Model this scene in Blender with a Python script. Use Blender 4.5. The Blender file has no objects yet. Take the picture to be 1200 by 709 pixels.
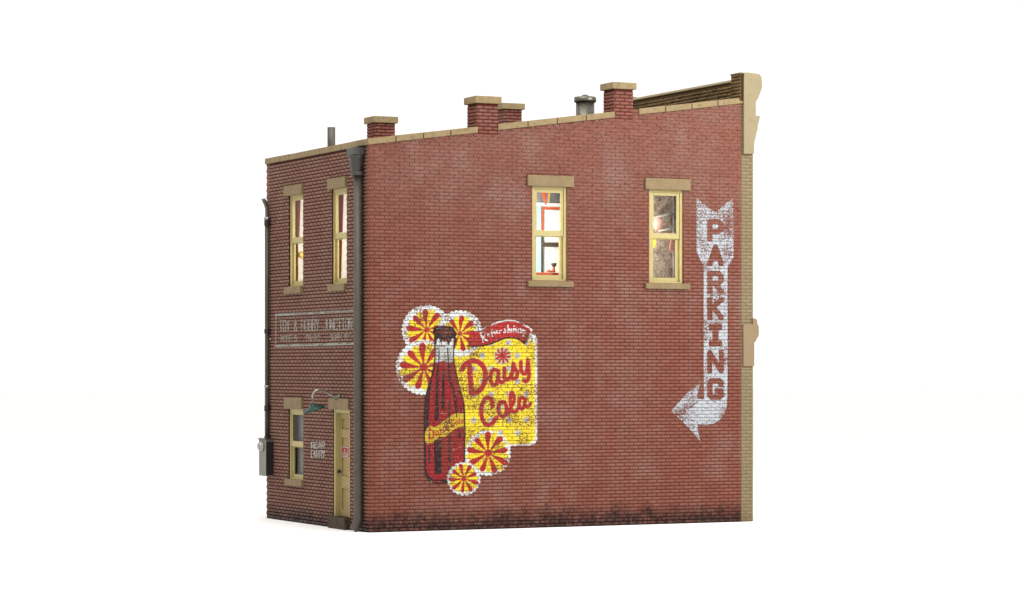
import bpy, bmesh, math, random
import numpy as np
from mathutils import Vector, Matrix

S = 0.017            # metres per drawing unit (all shapes below are laid out in these units)
random.seed(4)
RNG = np.random.default_rng(7)
sc = bpy.context.scene
COL = sc.collection

# ------------------------------------------------------------------ camera geometry
F = 3153.0
RX, RY = 0.8996, 0.4366
HOR = 430.0
CX = -(-167.4 * RX + F * RY)
CY = -(167.4 * RY + F * RX)
CZ = 194.2
FW = (RY, RX)
RT = (RX, -RY)

def ray(px, py):
    a, b = (px - 600.0) / F, (HOR - py) / F
    return (FW[0] + a * RT[0], FW[1] + a * RT[1], b)

def onY(px, py, Y=0.0):               # point on the plane Y = const -> (X, Z)
    d = ray(px, py); t = (Y - CY) / d[1]
    return CX + t * d[0], CZ + t * d[2]

def onX(px, py, X=0.0):               # point on the plane X = const -> (Y, Z)
    d = ray(px, py); t = (X - CX) / d[0]
    return CY + t * d[1], CZ + t * d[2]

def proj(x, y, z):
    dx, dy, dz = x - CX, y - CY, z - CZ
    dep = dx * FW[0] + dy * FW[1]
    return 600.0 + F * (dx * RT[0] + dy * RT[1]) / dep, HOR - F * dz / dep

# ------------------------------------------------------------------ node helpers
def lin(c):
    c = c / 255.0
    return c / 12.92 if c <= 0.04045 else ((c + 0.055) / 1.055) ** 2.4

LIT = 2.25
def rgb(r, g, b, L=LIT):
    return (lin(r) / L, lin(g) / L, lin(b) / L, 1.0)

class NT:
    def __init__(s, name):
        s.m = bpy.data.materials.new(name); s.m.use_nodes = True
        s.t = s.m.node_tree; s.t.nodes.clear()
        s.out = s.n('ShaderNodeOutputMaterial')
        s.b = s.n('ShaderNodeBsdfPrincipled'); s.l(s.b.outputs[0], s.out.inputs[0])
        tc = s.n('ShaderNodeTexCoord'); sv = s.n('ShaderNodeVectorMath'); sv.operation = 'SCALE'
        sv.inputs['Scale'].default_value = 1.0 / S
        s.l(tc.outputs['Object'], sv.inputs[0]); s.co = sv.outputs[0]
    def n(s, k): return s.t.nodes.new(k)
    def l(s, a, b): s.t.links.new(a, b)
    def set(s, sock, v):
        if isinstance(v, (int, float, tuple)): sock.default_value = v
        else: s.l(v, sock)
    def noise(s, scale, detail=3, rough=.55, stretch=None, off=(0, 0, 0)):
        n = s.n('ShaderNodeTexNoise'); n.inputs['Scale'].default_value = scale
        n.inputs['Detail'].default_value = detail; n.inputs['Roughness'].default_value = rough
        co = s.co
        mp = s.n('ShaderNodeMapping'); mp.inputs['Location'].default_value = off
        if stretch: mp.inputs['Scale'].default_value = stretch
        s.l(co, mp.inputs[0]); s.l(mp.outputs[0], n.inputs['Vector'])
        return n.outputs[0]
    def ramp(s, v, a, b, ya=0.0, yb=1.0):
        n = s.n('ShaderNodeMapRange'); s.set(n.inputs[0], v)
        for i, q in enumerate((a, b, ya, yb)): n.inputs[i + 1].default_value = q
        return n.outputs[0]
    def math(s, op, a, b=0.0):
        n = s.n('ShaderNodeMath'); n.operation = op
        s.set(n.inputs[0], a); s.set(n.inputs[1], b); return n.outputs[0]
    def mix(s, f, a, b):
        n = s.n('ShaderNodeMix'); n.data_type = 'RGBA'
        s.set(n.inputs[0], f); s.set(n.inputs[6], a); s.set(n.inputs[7], b); return n.outputs[2]
    def attr(s, name):
        n = s.n('ShaderNodeAttribute'); n.attribute_name = name; return n
    def xyz(s):
        n = s.n('ShaderNodeSeparateXYZ'); s.l(s.co, n.inputs[0]); return n.outputs
    def bump(s, h, strength=.3, dist=.4):
        n = s.n('ShaderNodeBump'); n.inputs['Strength'].default_value = strength
        n.inputs['Distance'].default_value = dist * S
        s.l(h, n.inputs['Height']); s.l(n.outputs[0], s.b.inputs['Normal'])
    def fin(s, col, rough=.7, spec=.3, metal=0.0):
        s.set(s.b.inputs['Base Color'], col); s.set(s.b.inputs['Roughness'], rough)
        s.b.inputs['Specular IOR Level'].default_value = spec
        s.b.inputs['Metallic'].default_value = metal
        return s.m

def brick_mat(name, lo, hi, wash, wash_amt, grime=28.0, grime_col=rgb(38, 26, 28), edge=False, seed=0):
    t = NT(name)
    tint = t.attr('tint').outputs['Fac']
    c = t.mix(tint, lo, hi)
    fine = t.noise(.9, 3, .65, off=(seed, 0, 0))
    c = t.mix(t.ramp(fine, .35, .75, 0, .35), c, tuple(x * .55 for x in lo[:3]) + (1,))
    cloud = t.noise(.013, 4, .6, off=(seed * 3.1, 5, 2))
    streak = t.noise(.05, 4, .6, stretch=(1.0, 1.0, .55), off=(seed, 9, 1))
    w = t.math('MULTIPLY', t.ramp(cloud, .42, .62), t.ramp(streak, .34, .62))
    w = t.math('ADD', t.math('MULTIPLY', w, wash_amt), wash_amt * .22)
    w = t.math('MULTIPLY', w, t.ramp(t.noise(.5, 2, .6, off=(3, seed, 0)), .25, .6, .35, 1.0))
    X, Y, Z = t.xyz()
    if edge:      # the corner arris keeps its clean red brick
        e = t.ramp(t.math('ADD', X, t.math('MULTIPLY', t.noise(.08, 3), 10.0)), 6, 22, .1, 1.0)
        w = t.math('MULTIPLY', w, e)
    c = t.mix(w, c, wash)
    if grime:
        gn = t.noise(.05, 4, .7, stretch=(1, 1, .5), off=(1, seed, 4))
        gh = t.math('SUBTRACT', t.math('MULTIPLY', gn, grime * 2.1), Z)
        g = t.math('MULTIPLY', t.ramp(t.math('ADD', gh, t.math('MULTIPLY', t.noise(.3, 4, .75), 22.0)), 8, 24, 0, .9), t.ramp(t.noise(.22, 3, .6, stretch=(1, 1, .6), off=(4, 4, seed)), .3, .55, .25, 1.0))
        c = t.mix(g, c, grime_col)
    t.bump(t.noise(1.3, 3, .6), .35, .25)
    return t.fin(c, .72, .28)

def mortar_mat(name, dark, light, z0, z1, grime=True):
    t = NT(name); X, Y, Z = t.xyz()
    h = t.ramp(t.math('ADD', Z, t.math('MULTIPLY', t.noise(.02, 3), 160.0)), z0, z1, 0, .85)
    h = t.math('MULTIPLY', h, t.ramp(t.noise(.25, 3), .38, .6, .2, 1.0))
    c = t.mix(h, dark, light)
    if grime:
        c = t.mix(t.ramp(t.math('ADD', Z, t.math('MULTIPLY', t.noise(.06, 3), -24.0)), 12, -6, 0, .9), c, rgb(26, 17, 18))
    return t.fin(c, .9, .1)

def plain(name, a, b, sc_=.12, rough=.65, spec=.3, metal=0.0, lo=.4, hi=.7, amt=.6, bump=.15, dirt=None, dirt_sc=.2, dirt_lo=.6):
    t = NT(name)
    c = t.mix(t.ramp(t.noise(sc_, 4, .6), lo, hi, 0, amt), a, b)
    if dirt:
        c = t.mix(t.ramp(t.noise(dirt_sc, 5, .7, off=(7, 3, 1)), dirt_lo, dirt_lo + .16, 0, .75), c, dirt)
    if bump: t.bump(t.noise(.8, 3, .6), bump, .3)
    return t.fin(c, rough, spec, metal)

M = {}
M['brick'] = brick_mat('brick_red', rgb(146, 75, 55), rgb(172, 100, 77), rgb(170, 132, 119), .8, grime=23, grime_col=rgb(44, 24, 20), edge=True, seed=2)
M['brick_rear'] = brick_mat('brick_brown', rgb(156, 101, 83), rgb(188, 132, 110), rgb(176, 142, 122), .8, grime=17, grime_col=rgb(62, 50, 50), seed=11)
M['brick_chim'] = brick_mat('brick_chimney', rgb(146, 76, 60), rgb(172, 100, 82), rgb(180, 138, 124), .5, grime=0, seed=5)
M['brick_tan'] = brick_mat('brick_tan', rgb(162, 144, 111), rgb(176, 158, 124), rgb(180, 165, 134), .5, grime=10, grime_col=rgb(130, 110, 80), seed=6)
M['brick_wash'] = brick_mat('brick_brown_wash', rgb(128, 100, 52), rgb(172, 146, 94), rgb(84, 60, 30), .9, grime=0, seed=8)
M['mortar'] = mortar_mat('mortar_red', rgb(118, 54, 41), rgb(186, 142, 128), 360, 540)
M['mortar_rear'] = mortar_mat('mortar_brown', rgb(88, 50, 42), rgb(106, 70, 58), 480, 700)
M['mortar_chim'] = mortar_mat('mortar_chimney', rgb(104, 48, 38), rgb(130, 70, 60), 480, 700, False)
M['mortar_tan'] = mortar_mat('mortar_tan', rgb(156, 132, 92), rgb(170, 146, 106), 480, 700, False)
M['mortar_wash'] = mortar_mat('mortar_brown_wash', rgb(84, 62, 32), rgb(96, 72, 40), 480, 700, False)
M['stone'] = plain('tan_stone', rgb(174, 150, 110), rgb(154, 128, 90), .1, .7, .25, dirt=rgb(104, 84, 54), dirt_sc=.22, dirt_lo=.58)
M['cap'] = plain('tan_cap', rgb(184, 160, 116), rgb(156, 130, 90), .16, .7, .25, dirt=rgb(96, 74, 46), dirt_sc=.22, dirt_lo=.56)
M['facade'] = plain('tan_facade', rgb(182, 165, 126), rgb(174, 156, 116), .05, .6, .3, dirt=rgb(150, 126, 88), dirt_sc=.12, dirt_lo=.56)
M['belt'] = plain('tan_belt', rgb(176, 150, 114), rgb(168, 142, 106), .05, .6, .3)
M['cream'] = plain('cream_paint', rgb(234, 216, 146), rgb(218, 196, 120), .15, .5, .35, bump=.06, dirt=rgb(150, 124, 60), dirt_sc=.35, dirt_lo=.66)
M['door'] = plain('tan_door_paint', rgb(206, 180, 120), rgb(180, 152, 92), .14, .6, .3, dirt=rgb(110, 86, 40), dirt_sc=.2, dirt_lo=.58)
M['khaki'] = plain('khaki_cap', rgb(150, 128, 82), rgb(112, 90, 52), .2, .8, .2, dirt=rgb(80, 60, 30), dirt_sc=.4, dirt_lo=.5)
M['step'] = plain('dark_stone', rgb(104, 84, 68), rgb(72, 56, 46), .2, .8, .2, dirt=rgb(50, 40, 34), dirt_sc=.5)
M['pipe'] = plain('grey_green_metal', rgb(100, 91, 76), rgb(74, 67, 56), .12, .5, .4, dirt=rgb(58, 50, 42), dirt_sc=.25, dirt_lo=.56)
M['head'] = plain('blue_grey_metal', rgb(82, 76, 68), rgb(52, 48, 43), .25, .42, .5, dirt=rgb(44, 40, 36), dirt_sc=.4, dirt_lo=.52)
M['steel'] = plain('weathered_steel', rgb(140, 134, 120), rgb(92, 86, 72), .15, .36, .5, .65, dirt=rgb(56, 48, 38), dirt_sc=.2, dirt_lo=.56)
M['silver'] = plain('bright_silver', rgb(225, 222, 214), rgb(190, 186, 176), .3, .28, .6, .85, bump=.05)
M['black'] = plain('black_iron', rgb(40, 34, 32), rgb(26, 22, 22), .3, .5, .4)
M['meter'] = plain('meter_paint', rgb(168, 166, 150), rgb(128, 126, 110), .15, .5, .4, dirt=rgb(70, 62, 52), dirt_sc=.25)
M['green'] = plain('green_enamel', rgb(10, 78, 66), rgb(6, 52, 44), .3, .4, .3, bump=.03)
M['roof'] = plain('dark_roofing', rgb(74, 70, 66), rgb(56, 52, 50), .3, .9, .1)
M['inner'] = plain('white_plaster', (.8, .79, .76, 1), (.74, .73, .7, 1), .1, .8, .2, bump=0)
M['ceil'] = plain('grey_ceiling', (.16, .16, .165, 1), (.1, .1, .1, 1), .2, .8, .2, bump=0)
M['blue'] = plain('pale_blue_cloth', (.26, .44, .5, 1), (.23, .4, .46, 1), .1, .8, .2)
M['orange'] = plain('orange_red_paint', (.5, .09, .03, 1), (.4, .06, .02, 1), .2, .5, .3)
M['shelf'] = plain('dark_shelf_wood', (.07, .05, .04, 1), (.04, .03, .025, 1), .4, .7, .2)
M['yellow'] = plain('yellow_paint', (.6, .4, .05, 1), (.52, .32, .03, 1), .3, .5, .3)
M['pink'] = plain('pink_plastic', (.42, .2, .17, 1), (.46, .25, .21, 1), .15, .6, .3)
M['wallpaper'] = plain('mottled_wallpaper', (.2, .14, .1, 1), (.34, .3, .26, 1), .45, .9, .1, lo=.4, hi=.62, amt=.95, dirt=(.07, .045, .03, 1), dirt_sc=.09, dirt_lo=.5)
M['blind'] = plain('grey_blind', (.24, .22, .19, 1), (.2, .185, .16, 1), .1, .8, .2)
M['bluepaint'] = plain('blue_paint', (.1, .2, .5, 1), (.1, .2, .45, 1), .1, .6, .2)
M['redsign'] = plain('red_sign_paint', rgb(205, 60, 72), rgb(190, 46, 58), .4, .5, .3, bump=0)
M['white'] = plain('white_paint', rgb(235, 232, 228), rgb(220, 215, 210), .3, .6, .3, bump=0)
M['table'] = plain('white_tabletop', (.9, .9, .895, 1), (.885, .885, .88, 1), .004, .9, .05, bump=0)

def cloth(name, c):
    t = NT(name)
    col = t.mix(t.ramp(t.noise(.25, 3), .35, .7), c, tuple(x * .7 for x in c[:3]) + (1,))
    t.fin(col, .9, .1)
    tl = t.n('ShaderNodeBsdfTranslucent'); t.l(col, tl.inputs[0])
    mx = t.n('ShaderNodeMixShader'); mx.inputs[0].default_value = .6
    t.l(t.b.outputs[0], mx.inputs[1]); t.l(tl.outputs[0], mx.inputs[2]); t.l(mx.outputs[0], t.out.inputs[0])
    return t.m
M['curtain'] = cloth('red_brown_cloth', (.62, .07, .02, 1))
M['amber'] = cloth('amber_cloth', (.75, .42, .1, 1))
def glass_mat():
    t = NT('window_glass')
    tr = t.n('ShaderNodeBsdfTransparent'); tr.inputs[0].default_value = (.96, .97, .97, 1)
    gl = t.n('ShaderNodeBsdfGlossy'); gl.inputs['Roughness'].default_value = .04
    fr = t.n('ShaderNodeFresnel'); fr.inputs[0].default_value = 1.18
    mx = t.n('ShaderNodeMixShader')
    t.l(fr.outputs[0], mx.inputs[0]); t.l(tr.outputs[0], mx.inputs[1]); t.l(gl.outputs[0], mx.inputs[2])
    t.l(mx.outputs[0], t.out.inputs[0])
    return t.m
M['glass'] = glass_mat()

def paint_mat(name):
    t = NT(name)
    a = t.attr('paint')
    tr = t.n('ShaderNodeBsdfTransparent'); mx = t.n('ShaderNodeMixShader')
    sp = t.noise(1.6, 3, .7)
    c = t.mix(t.ramp(sp, .45, .8, 0, .12), a.outputs['Color'], (.1, .04, .03, 1))
    t.fin(c, .65, .25)
    t.l(a.outputs['Alpha'], mx.inputs[0]); t.l(tr.outputs[0], mx.inputs[1]); t.l(t.b.outputs[0], mx.inputs[2])
    t.l(mx.outputs[0], t.out.inputs[0])
    return t.m
M['paint'] = paint_mat('worn_wall_paint')

# ------------------------------------------------------------------ mesh helpers
def empty(name, loc, label=None, cat=None, group=None):
    o = bpy.data.objects.new(name, None); COL.objects.link(o)
    o.location = tuple(c * S for c in loc); o.empty_display_size = .2
    tag(o, label, cat, group); return o

def tag(o, label=None, cat=None, group=None, kind=None):
    if label: o['label'] = label
    if cat: o['category'] = cat
    if group: o['group'] = group
    if kind: o['kind'] = kind
    return o

class MB:
    def __init__(s): s.v = []; s.f = []; s.mi = []; s.sm = []
    def add(s, vs, fs, mi=0, smooth=False):
        b = len(s.v); s.v += [tuple(p) for p in vs]
        for f in fs: s.f.append([i + b for i in f]); s.mi.append(mi); s.sm.append(smooth)
    def hexa(s, p, mi=0):
        s.add(p, [(0, 3, 2, 1), (4, 5, 6, 7), (0, 1, 5, 4), (1, 2, 6, 5), (2, 3, 7, 6), (3, 0, 4, 7)], mi)
    def box(s, x0, x1, y0, y1, z0, z1, mi=0):
        s.hexa([(x0, y0, z0), (x1, y0, z0), (x1, y1, z0), (x0, y1, z0), (x0, y0, z1), (x1, y0, z1), (x1, y1, z1), (x0, y1, z1)], mi)
    def fbox(s, P, u0, u1, n0, n1, z0, z1, mi=0):
        s.hexa([P(u0, n0, z0), P(u1, n0, z0), P(u1, n1, z0), P(u0, n1, z0), P(u0, n0, z1), P(u1, n0, z1), P(u1, n1, z1), P(u0, n1, z1)], mi)
    def prism(s, pts, P, d0, d1, mi=0):       # pts 2-D, P(a, b, d) -> 3-D
        n = len(pts)
        vs = [P(a, b, d0) for a, b in pts] + [P(a, b, d1) for a, b in pts]
        fs = [tuple(range(n))[::-1], tuple(range(n, 2 * n))] + [(i, (i + 1) % n, n + (i + 1) % n, n + i) for i in range(n)]
        s.add(vs, fs, mi)
    def tube(s, path, r, seg=14, mi=0, caps=True):
        pts = [Vector(p) for p in path]; rs = r if isinstance(r, (list, tuple)) else [r] * len(pts)
        rings = []; up = None
        for i, p in enumerate(pts):
            d = (pts[min(i + 1, len(pts) - 1)] - pts[max(i - 1, 0)]).normalized()
            if up is None: up = Vector((0, 0, 1)) if abs(d.z) < .9 else Vector((1, 0, 0))
            a = d.cross(up).normalized(); b = d.cross(a).normalized(); up = a.cross(d).normalized() if False else up
            rings.append([p + (a * math.cos(2 * math.pi * k / seg) + b * math.sin(2 * math.pi * k / seg)) * rs[i] for k in range(seg)])
        s.rings(rings, mi, caps)
    def rings(s, rings, mi=0, caps=True):
        seg = len(rings[0]); vs = [p for r in rings for p in r]; fs = []
        for i in range(len(rings) - 1):
            for k in range(seg):
                fs.append((i * seg + k, i * seg + (k + 1) % seg, (i + 1) * seg + (k + 1) % seg, (i + 1) * seg + k))
        s.add(vs, fs, mi, True)
        if caps:
            b = len(s.v) - len(vs)
            s.f.append([b + k for k in range(seg)][::-1]); s.mi.append(mi); s.sm.append(False)
            s.f.append([b + (len(rings) - 1) * seg + k for k in range(seg)]); s.mi.append(mi); s.sm.append(False)
    def lathe(s, prof, c, R=None, seg=28, mi=0, caps=True):   # prof: (radius, height)
        R = R or Matrix.Identity(3); c = Vector(c)
        s.rings([[c + R @ Vector((r * math.cos(2 * math.pi * k / seg), r * math.sin(2 * math.pi * k / seg), h)) for k in range(seg)] for r, h in prof], mi, caps)
    def build(s, name, mats, parent=None, bevel=0.0, origin=None, recalc=True):
        o0 = Vector(origin or (0, 0, 0))
        me = bpy.data.meshes.new(name)
        me.from_pydata([tuple((Vector(p) - o0) * S) for p in s.v], [], s.f)
        for m in (mats if isinstance(mats, (list, tuple)) else [mats]): me.materials.append(m)
        me.polygons.foreach_set('material_index', s.mi); me.polygons.foreach_set('use_smooth', s.sm)
        if recalc or bevel:
            bm = bmesh.new(); bm.from_mesh(me)
            bmesh.ops.recalc_face_normals(bm, faces=bm.faces)
            if bevel:
                es = [e for e in bm.edges if len(e.link_faces) == 2 and e.calc_face_angle(0) > .6 and not (e.link_faces[0].smooth and e.link_faces[1].smooth)]
                bmesh.ops.bevel(bm, geom=es, offset=bevel * S, segments=2, profile=.6, affect='EDGES', clamp_overlap=True)
            bm.to_mesh(me); bm.free()
        o = bpy.data.objects.new(name, me); COL.objects.link(o)
        o.location = o0 * S
        if parent:
            o.parent = parent
            p = parent; off = Vector((0, 0, 0))
            while p: off += p.location; p = p.parent
            o.location = o0 * S - off
        return o

# ------------------------------------------------------------------ brick laying
BH, BL, JT = 4.22, 12.8, .95
def PR(u, n, z): return (u, -n, z)            # side wall: u along X, n outwards
def PL(u, n, z): return (-n, u, z)            # rear wall: u along Y

def cut(iv, a, b):
    out = []
    for x0, x1 in iv:
        if b <= x0 or a >= x1: out.append((x0, x1)); continue
        if a > x0: out.append((x0, a))
        if b < x1: out.append((b, x1))
    return out

def lay(P, U0, U1, z0, top, openings=(), proud=.75, bev=.36, phase=0.0, rough=.09, jb=1.0, jh=.4, bt=.55, bb=1.0):
    """rows of separate bevelled bricks; returns verts, faces, per-face tint"""
    V = []; Fc = []; T = []
    r = int(math.floor(z0 / BH + .001)); zmax = max(top(U0), top(U1), top((U0 + U1) / 2)) + 8
    while r * BH < zmax:
        za, zb = r * BH + jb, (r + 1) * BH
        u = math.floor((U0 - phase) / BL) * BL + phase - BL + (BL / 2 if r % 2 else 0)
        while u < U1:
            iv = [(max(u + jh, U0), min(u + BL, U1))]
            u += BL
            if iv[0][1] - iv[0][0] < .6: continue
            for (a, b, c, d) in openings:
                if zb > c + .5 and za < d - .5: iv = cut(iv, a, b)
            tint = min(1, max(0, random.gauss(.5, .23)))
            pr = proud + random.uniform(-rough, rough)
            for a, b in iv:
                if b - a < 1.0 or zb > top((a + b) / 2) + .3: continue
                if za < z0 - .1: continue
                j = [random.uniform(-.12, .12) for _ in range(4)]
                n = len(V)
                e = min(bev, (b - a) * .3)
                V += [P(a, 0, za), P(b, 0, za), P(b, 0, zb), P(a, 0, zb),
                      P(a + e + j[0], pr, za + bb), P(b - e + j[1], pr, za + bb), P(b - e + j[1], pr, zb - bt + j[2]), P(a + e + j[0], pr, zb - bt + j[3])]
                for f in ((4, 5, 6, 7), (0, 1, 5, 4), (1, 2, 6, 5), (2, 3, 7, 6), (3, 0, 4, 7)):
                    Fc.append([q + n for q in f]); T.append(tint)
        r += 1
    return V, Fc, T

def backing(mb, P, U0, U1, z0, top, openings, thick, mi, extra=()):
    us = sorted({U0, U1} | {q for o in openings for q in o[:2] if U0 < q < U1} | set(extra))
    for a, b in zip(us[:-1], us[1:]):
        m = (a + b) / 2; iv = [(z0, 1e6)]
        for (oa, ob, c, d) in openings:
            if oa < m < ob: iv = cut(iv, c, d)
        for c, d in iv:
            da, db = (top(a + .01), top(b - .01)) if d > 1e5 else (d, d)
            if max(da, db) <= c + .01: continue
            mb.hexa([P(a, 0, c), P(b, 0, c), P(b, -thick, c), P(a, -thick, c), P(a, 0, da), P(b, 0, db), P(b, -thick, db), P(a, -thick, da)], mi)

def brick_obj(name, mb, layers, mats, parent):
    """mb holds the backing (material 0); layers = [(V,F,T,mat index)]"""
    nb = len(mb.f); tint = [.5] * nb
    for V, Fc, T, mi in layers:
        mb.add(V, Fc, mi); tint += T
    o = mb.build(name, mats, parent, recalc=False)
    a = o.data.attributes.new('tint', 'FLOAT', 'FACE'); a.data.foreach_set('value', tint)
    return o

# ================================================================== BUILDING
building = empty('brick_building', (0, 0, 0),
    'weathered red brick model of a two-storey shop with cola advert painted on its side', 'model building')

LX, LY = 505.0, 338.0
def ctop(x): return 462.2 + .1376 * x           # top of the sloping coping
def wtop(x): return ctop(x) - 7.0

# openings -----------------------------------------------------------
def opR(x0, x1, y0, y1):
    a, z1 = onY((x0), (y0 + 0)); b, _ = onY(x1, y0)
    zt = (onY(x0, y0)[1] + onY(x1, y0)[1]) / 2; zb = (onY(x0, y1)[1] + onY(x1, y1)[1]) / 2
    return (a, b, zb, zt)
W1 = opR(623.7, 664.6, 217.4, 329.0)
W2 = opR(760.8, 800.6, 221.0, 332.0)
def opL(x0, x1, yt, yb):
    a = onX(x1, yt)[0]; b = onX(x0, yt)[0]; xm = (x0 + x1) / 2
    return (a, b, onX(xm, yb)[1], onX(xm, yt)[1])
V1 = opL(338.8, 355.3, 226.5, 335.5)
V2 = opL(389.2, 406.4, 219.5, 332.5)
V3 = opL(338.4, 355.4, 478.0, 562.5)
D1 = opL(390.9, 410.0, 479.3, 606.0)
print('openings', W1, W2, V1, V2, V3, D1)

# chimneys along the two party walls --------------------------------
CH = []
c2a, c2b = onY(559.3, 150)[0], onY(583.3, 150)[0]
c3a, c3b = onY(719.8, 130)[0], onY(741.5, 130)[0]
CHIM = [(c2a, c2b, 518.0, 8.6), (c3a, c3b, 543.0, 8.2)]
sw_open = [W1, W2]
for a, b, zt, ch in CHIM:
    r0 = math.floor((wtop(a)) / BH) * BH
    sw_open.append((a, b, r0, 9999)); CH.append(r0)
def side_top(x):
    if c3b < x < c3b + 8: return ctop(x) - .5
    return wtop(x)

# side wall ----------------------------------------------------------
mb = MB()
backing(mb, PR, 0, LX, 0, side_top, sw_open, 10, 0, extra=(c3b + 8,))
lay1 = lay(PR, -.7, LX, 0, side_top, sw_open, proud=.75)
side_wall = brick_obj('side_wall', mb, [lay1 + (1,)], [M['mortar'], M['brick']], building)
side_wall['label'] = 'long red brick wall with the painted adverts'

# rear wall ----------------------------------------------------------
rw_open = [V1, V2, V3, D1]
mb = MB()
backing(mb, PL, 10.02, LY - 10, 0, lambda u: 455.0, rw_open, 10, 0)
rear_wall = brick_obj('rear_wall', mb, [lay(PL, .05, LY, 0, lambda u: 455.2, rw_open, phase=3.0, proud=1.0, bev=.7, jb=1.2, jh=2.3) + (1,)], [M['mortar_rear'], M['brick_rear']], building)
rear_wall['label'] = 'narrow brown brick wall with the door'

# far wall and roof --------------------------------------------------
def PF(u, n, z): return (u, LY + n, z)
mb = MB()
backing(mb, PF, 0, LX, 0, wtop, [], 10, 0)
far = brick_obj('party_wall', mb, [lay(PF, -.7, LX, 0, wtop, []) + (1,)], [M['mortar'], M['brick']], building)
mb = MB()
mb.hexa([(10, 10, ctop(10) - 22), (LX, 10, ctop(LX) - 22), (LX, LY - 10, ctop(LX) - 22), (10, LY - 10, ctop(10) - 22),
         (10, 10, ctop(10) - 17), (LX, 10, ctop(LX) - 17), (LX, LY - 10, ctop(LX) - 17), (10, LY - 10, ctop(10) - 17)])
mb.build('roof', M['roof'], building)

# coping -------------------------------------------------------------
def coping_run(name, segs, P, topf, first=None, tile=36.5, n0=2.2, n1=-13.5):
    for a, b in segs:
        mb = MB(); n = max(1, round((b - a) / tile)); w = (b - a) / n
        for i in range(n):
            u0, u1 = a + i * w + (.6 if i else 0), a + (i + 1) * w - (.6 if i < n - 1 else 0)
            dz = random.uniform(-.25, .25)
            mb.hexa([P(u0, n0, topf(u0) - 7.3 + dz), P(u1, n0, topf(u1) - 7.3 + dz), P(u1, n1, topf(u1) - 7.3 + dz), P(u0, n1, topf(u0) - 7.3 + dz),
                     P(u0, n0 - .3, topf(u0) + dz), P(u1, n0 - .3, topf(u1) + dz), P(u1, n1, topf(u1) + dz), P(u0, n1, topf(u0) + dz)])
        for a_, b_ in ((0, 1),):
            u0, u1 = a + 1, b - 1
            mb.hexa([P(u0, n0 - 1.6, topf(u0) - 7.1), P(u1, n0 - 1.6, topf(u1) - 7.1), P(u1, n1 + .8, topf(u1) - 7.1), P(u0, n1 + .8, topf(u0) - 7.1),
                     P(u0, n0 - 1.6, topf(u0) - 1.5), P(u1, n0 - 1.6, topf(u1) - 1.5), P(u1, n1 + .8, topf(u1) - 1.5), P(u0, n1 + .8, topf(u0) - 1.5)], 1)
        mb.build(name, [M['cap'], M['shelf']], building, bevel=.5)
coping_run('coping', [(-2.2, c2a), (c2b, c3a), (c3b + 8, 508)], PR, ctop)
coping_run('coping', [(13.8, LY - 13.8)], PL, lambda u: 461.8)
coping_run('coping', [(-2.2, c2a), (c2b, c3a), (c3b, 508)], PF, ctop)

# chimneys -----------------------------------------------------------
for (a, b, zt, ch), r0 in zip(CHIM, CH):
    for far_side in (0, 1):
        y0, y1 = (0.0, 27.0) if not far_side else (LY - 27.0, LY)
        ztt = zt if not far_side else zt + 2.0
        zb = ztt - ch
        top = lambda u: zb
        mb = MB(); mb.box(a, b, y0, y1, r0 if not far_side else r0 - 12, zb)
        lays = [lay(lambda u, n, z: (u, y0 - n, z), a - .6, b + .6, r0, top, proud=1.0, bev=.6, rough=.25, jb=1.0, jh=.6) + (1,),
                lay(lambda u, n, z: (a - n, u, z), y0, y1, r0, top, proud=1.0, bev=.6, rough=.25, jb=1.0, jh=.6) + (1,),
                lay(lambda u, n, z: (b + n, u, z), y0, y1, r0, top, proud=1.0, bev=.6, rough=.25, jb=1.0, jh=.6) + (1,),
                lay(lambda u, n, z: (u, y1 + n, z), a - .6, b + .6, r0, top, proud=1.0, bev=.6, rough=.25, jb=1.0, jh=.6) + (1,)]
        o = brick_obj('chimney', mb, lays, [M['mortar_chim'], M['brick_chim']], building)
        mb = MB(); mb.box(a - 3.8, b + 3.8, y0 - 3.4, y1 + 3.4, zb + .05, ztt)
        mb.build('chimney_cap', M['cap'], o, bevel=.7)

# front facade -------------------------------------------------------
FX0, FX1 = LX, LX + 17.2
PZ = onY(868, 93.7)[1]
PIER = onY(868, 84.9, -4)[1]
def PE(u, n, z): return (u, -n, z)
mb = MB(); mb.box(FX0 + .02, FX1, 0, LY, 0, PZ - 2.3)
def PB(u, n, z): return (FX0 - n + .02, u, z)           # rear face of the parapet
def PFr(u, n, z): return (FX1 + n, u, z)
zlow = 480.0
lays = [lay(PE, FX0 + .4, FX1 + .6, 0, lambda u: PZ - 10, proud=.7, rough=.04) + (1,),
        lay(PFr, 0, LY, 0, lambda u: PZ - 10, proud=.7) + (1,),
        lay(PB, 1, LY - 1, zlow, lambda u: PZ - 2, proud=1.2, bev=.9, rough=.8, jb=1.0, jh=.8) + (3,)]
front = brick_obj('front_wall', mb, lays, [M['mortar_tan'], M['brick_tan'], M['mortar_wash'], M['brick_wash']], building)
front['label'] = 'tan painted front wall seen edge-on'
mb = MB(); mb.box(FX0 - 1.6, FX1 + 6, 10, LY - 10, PZ - 1.6, PZ)
mb.build('parapet_coping', M['khaki'], building, bevel=.8)
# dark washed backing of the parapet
mb = MB(); mb.box(FX0 - .3, FX0 + .01, 10, LY - 10, zlow, PZ - 2.4); mb.build('parapet_lining', M['mortar_wash'], building)

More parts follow.
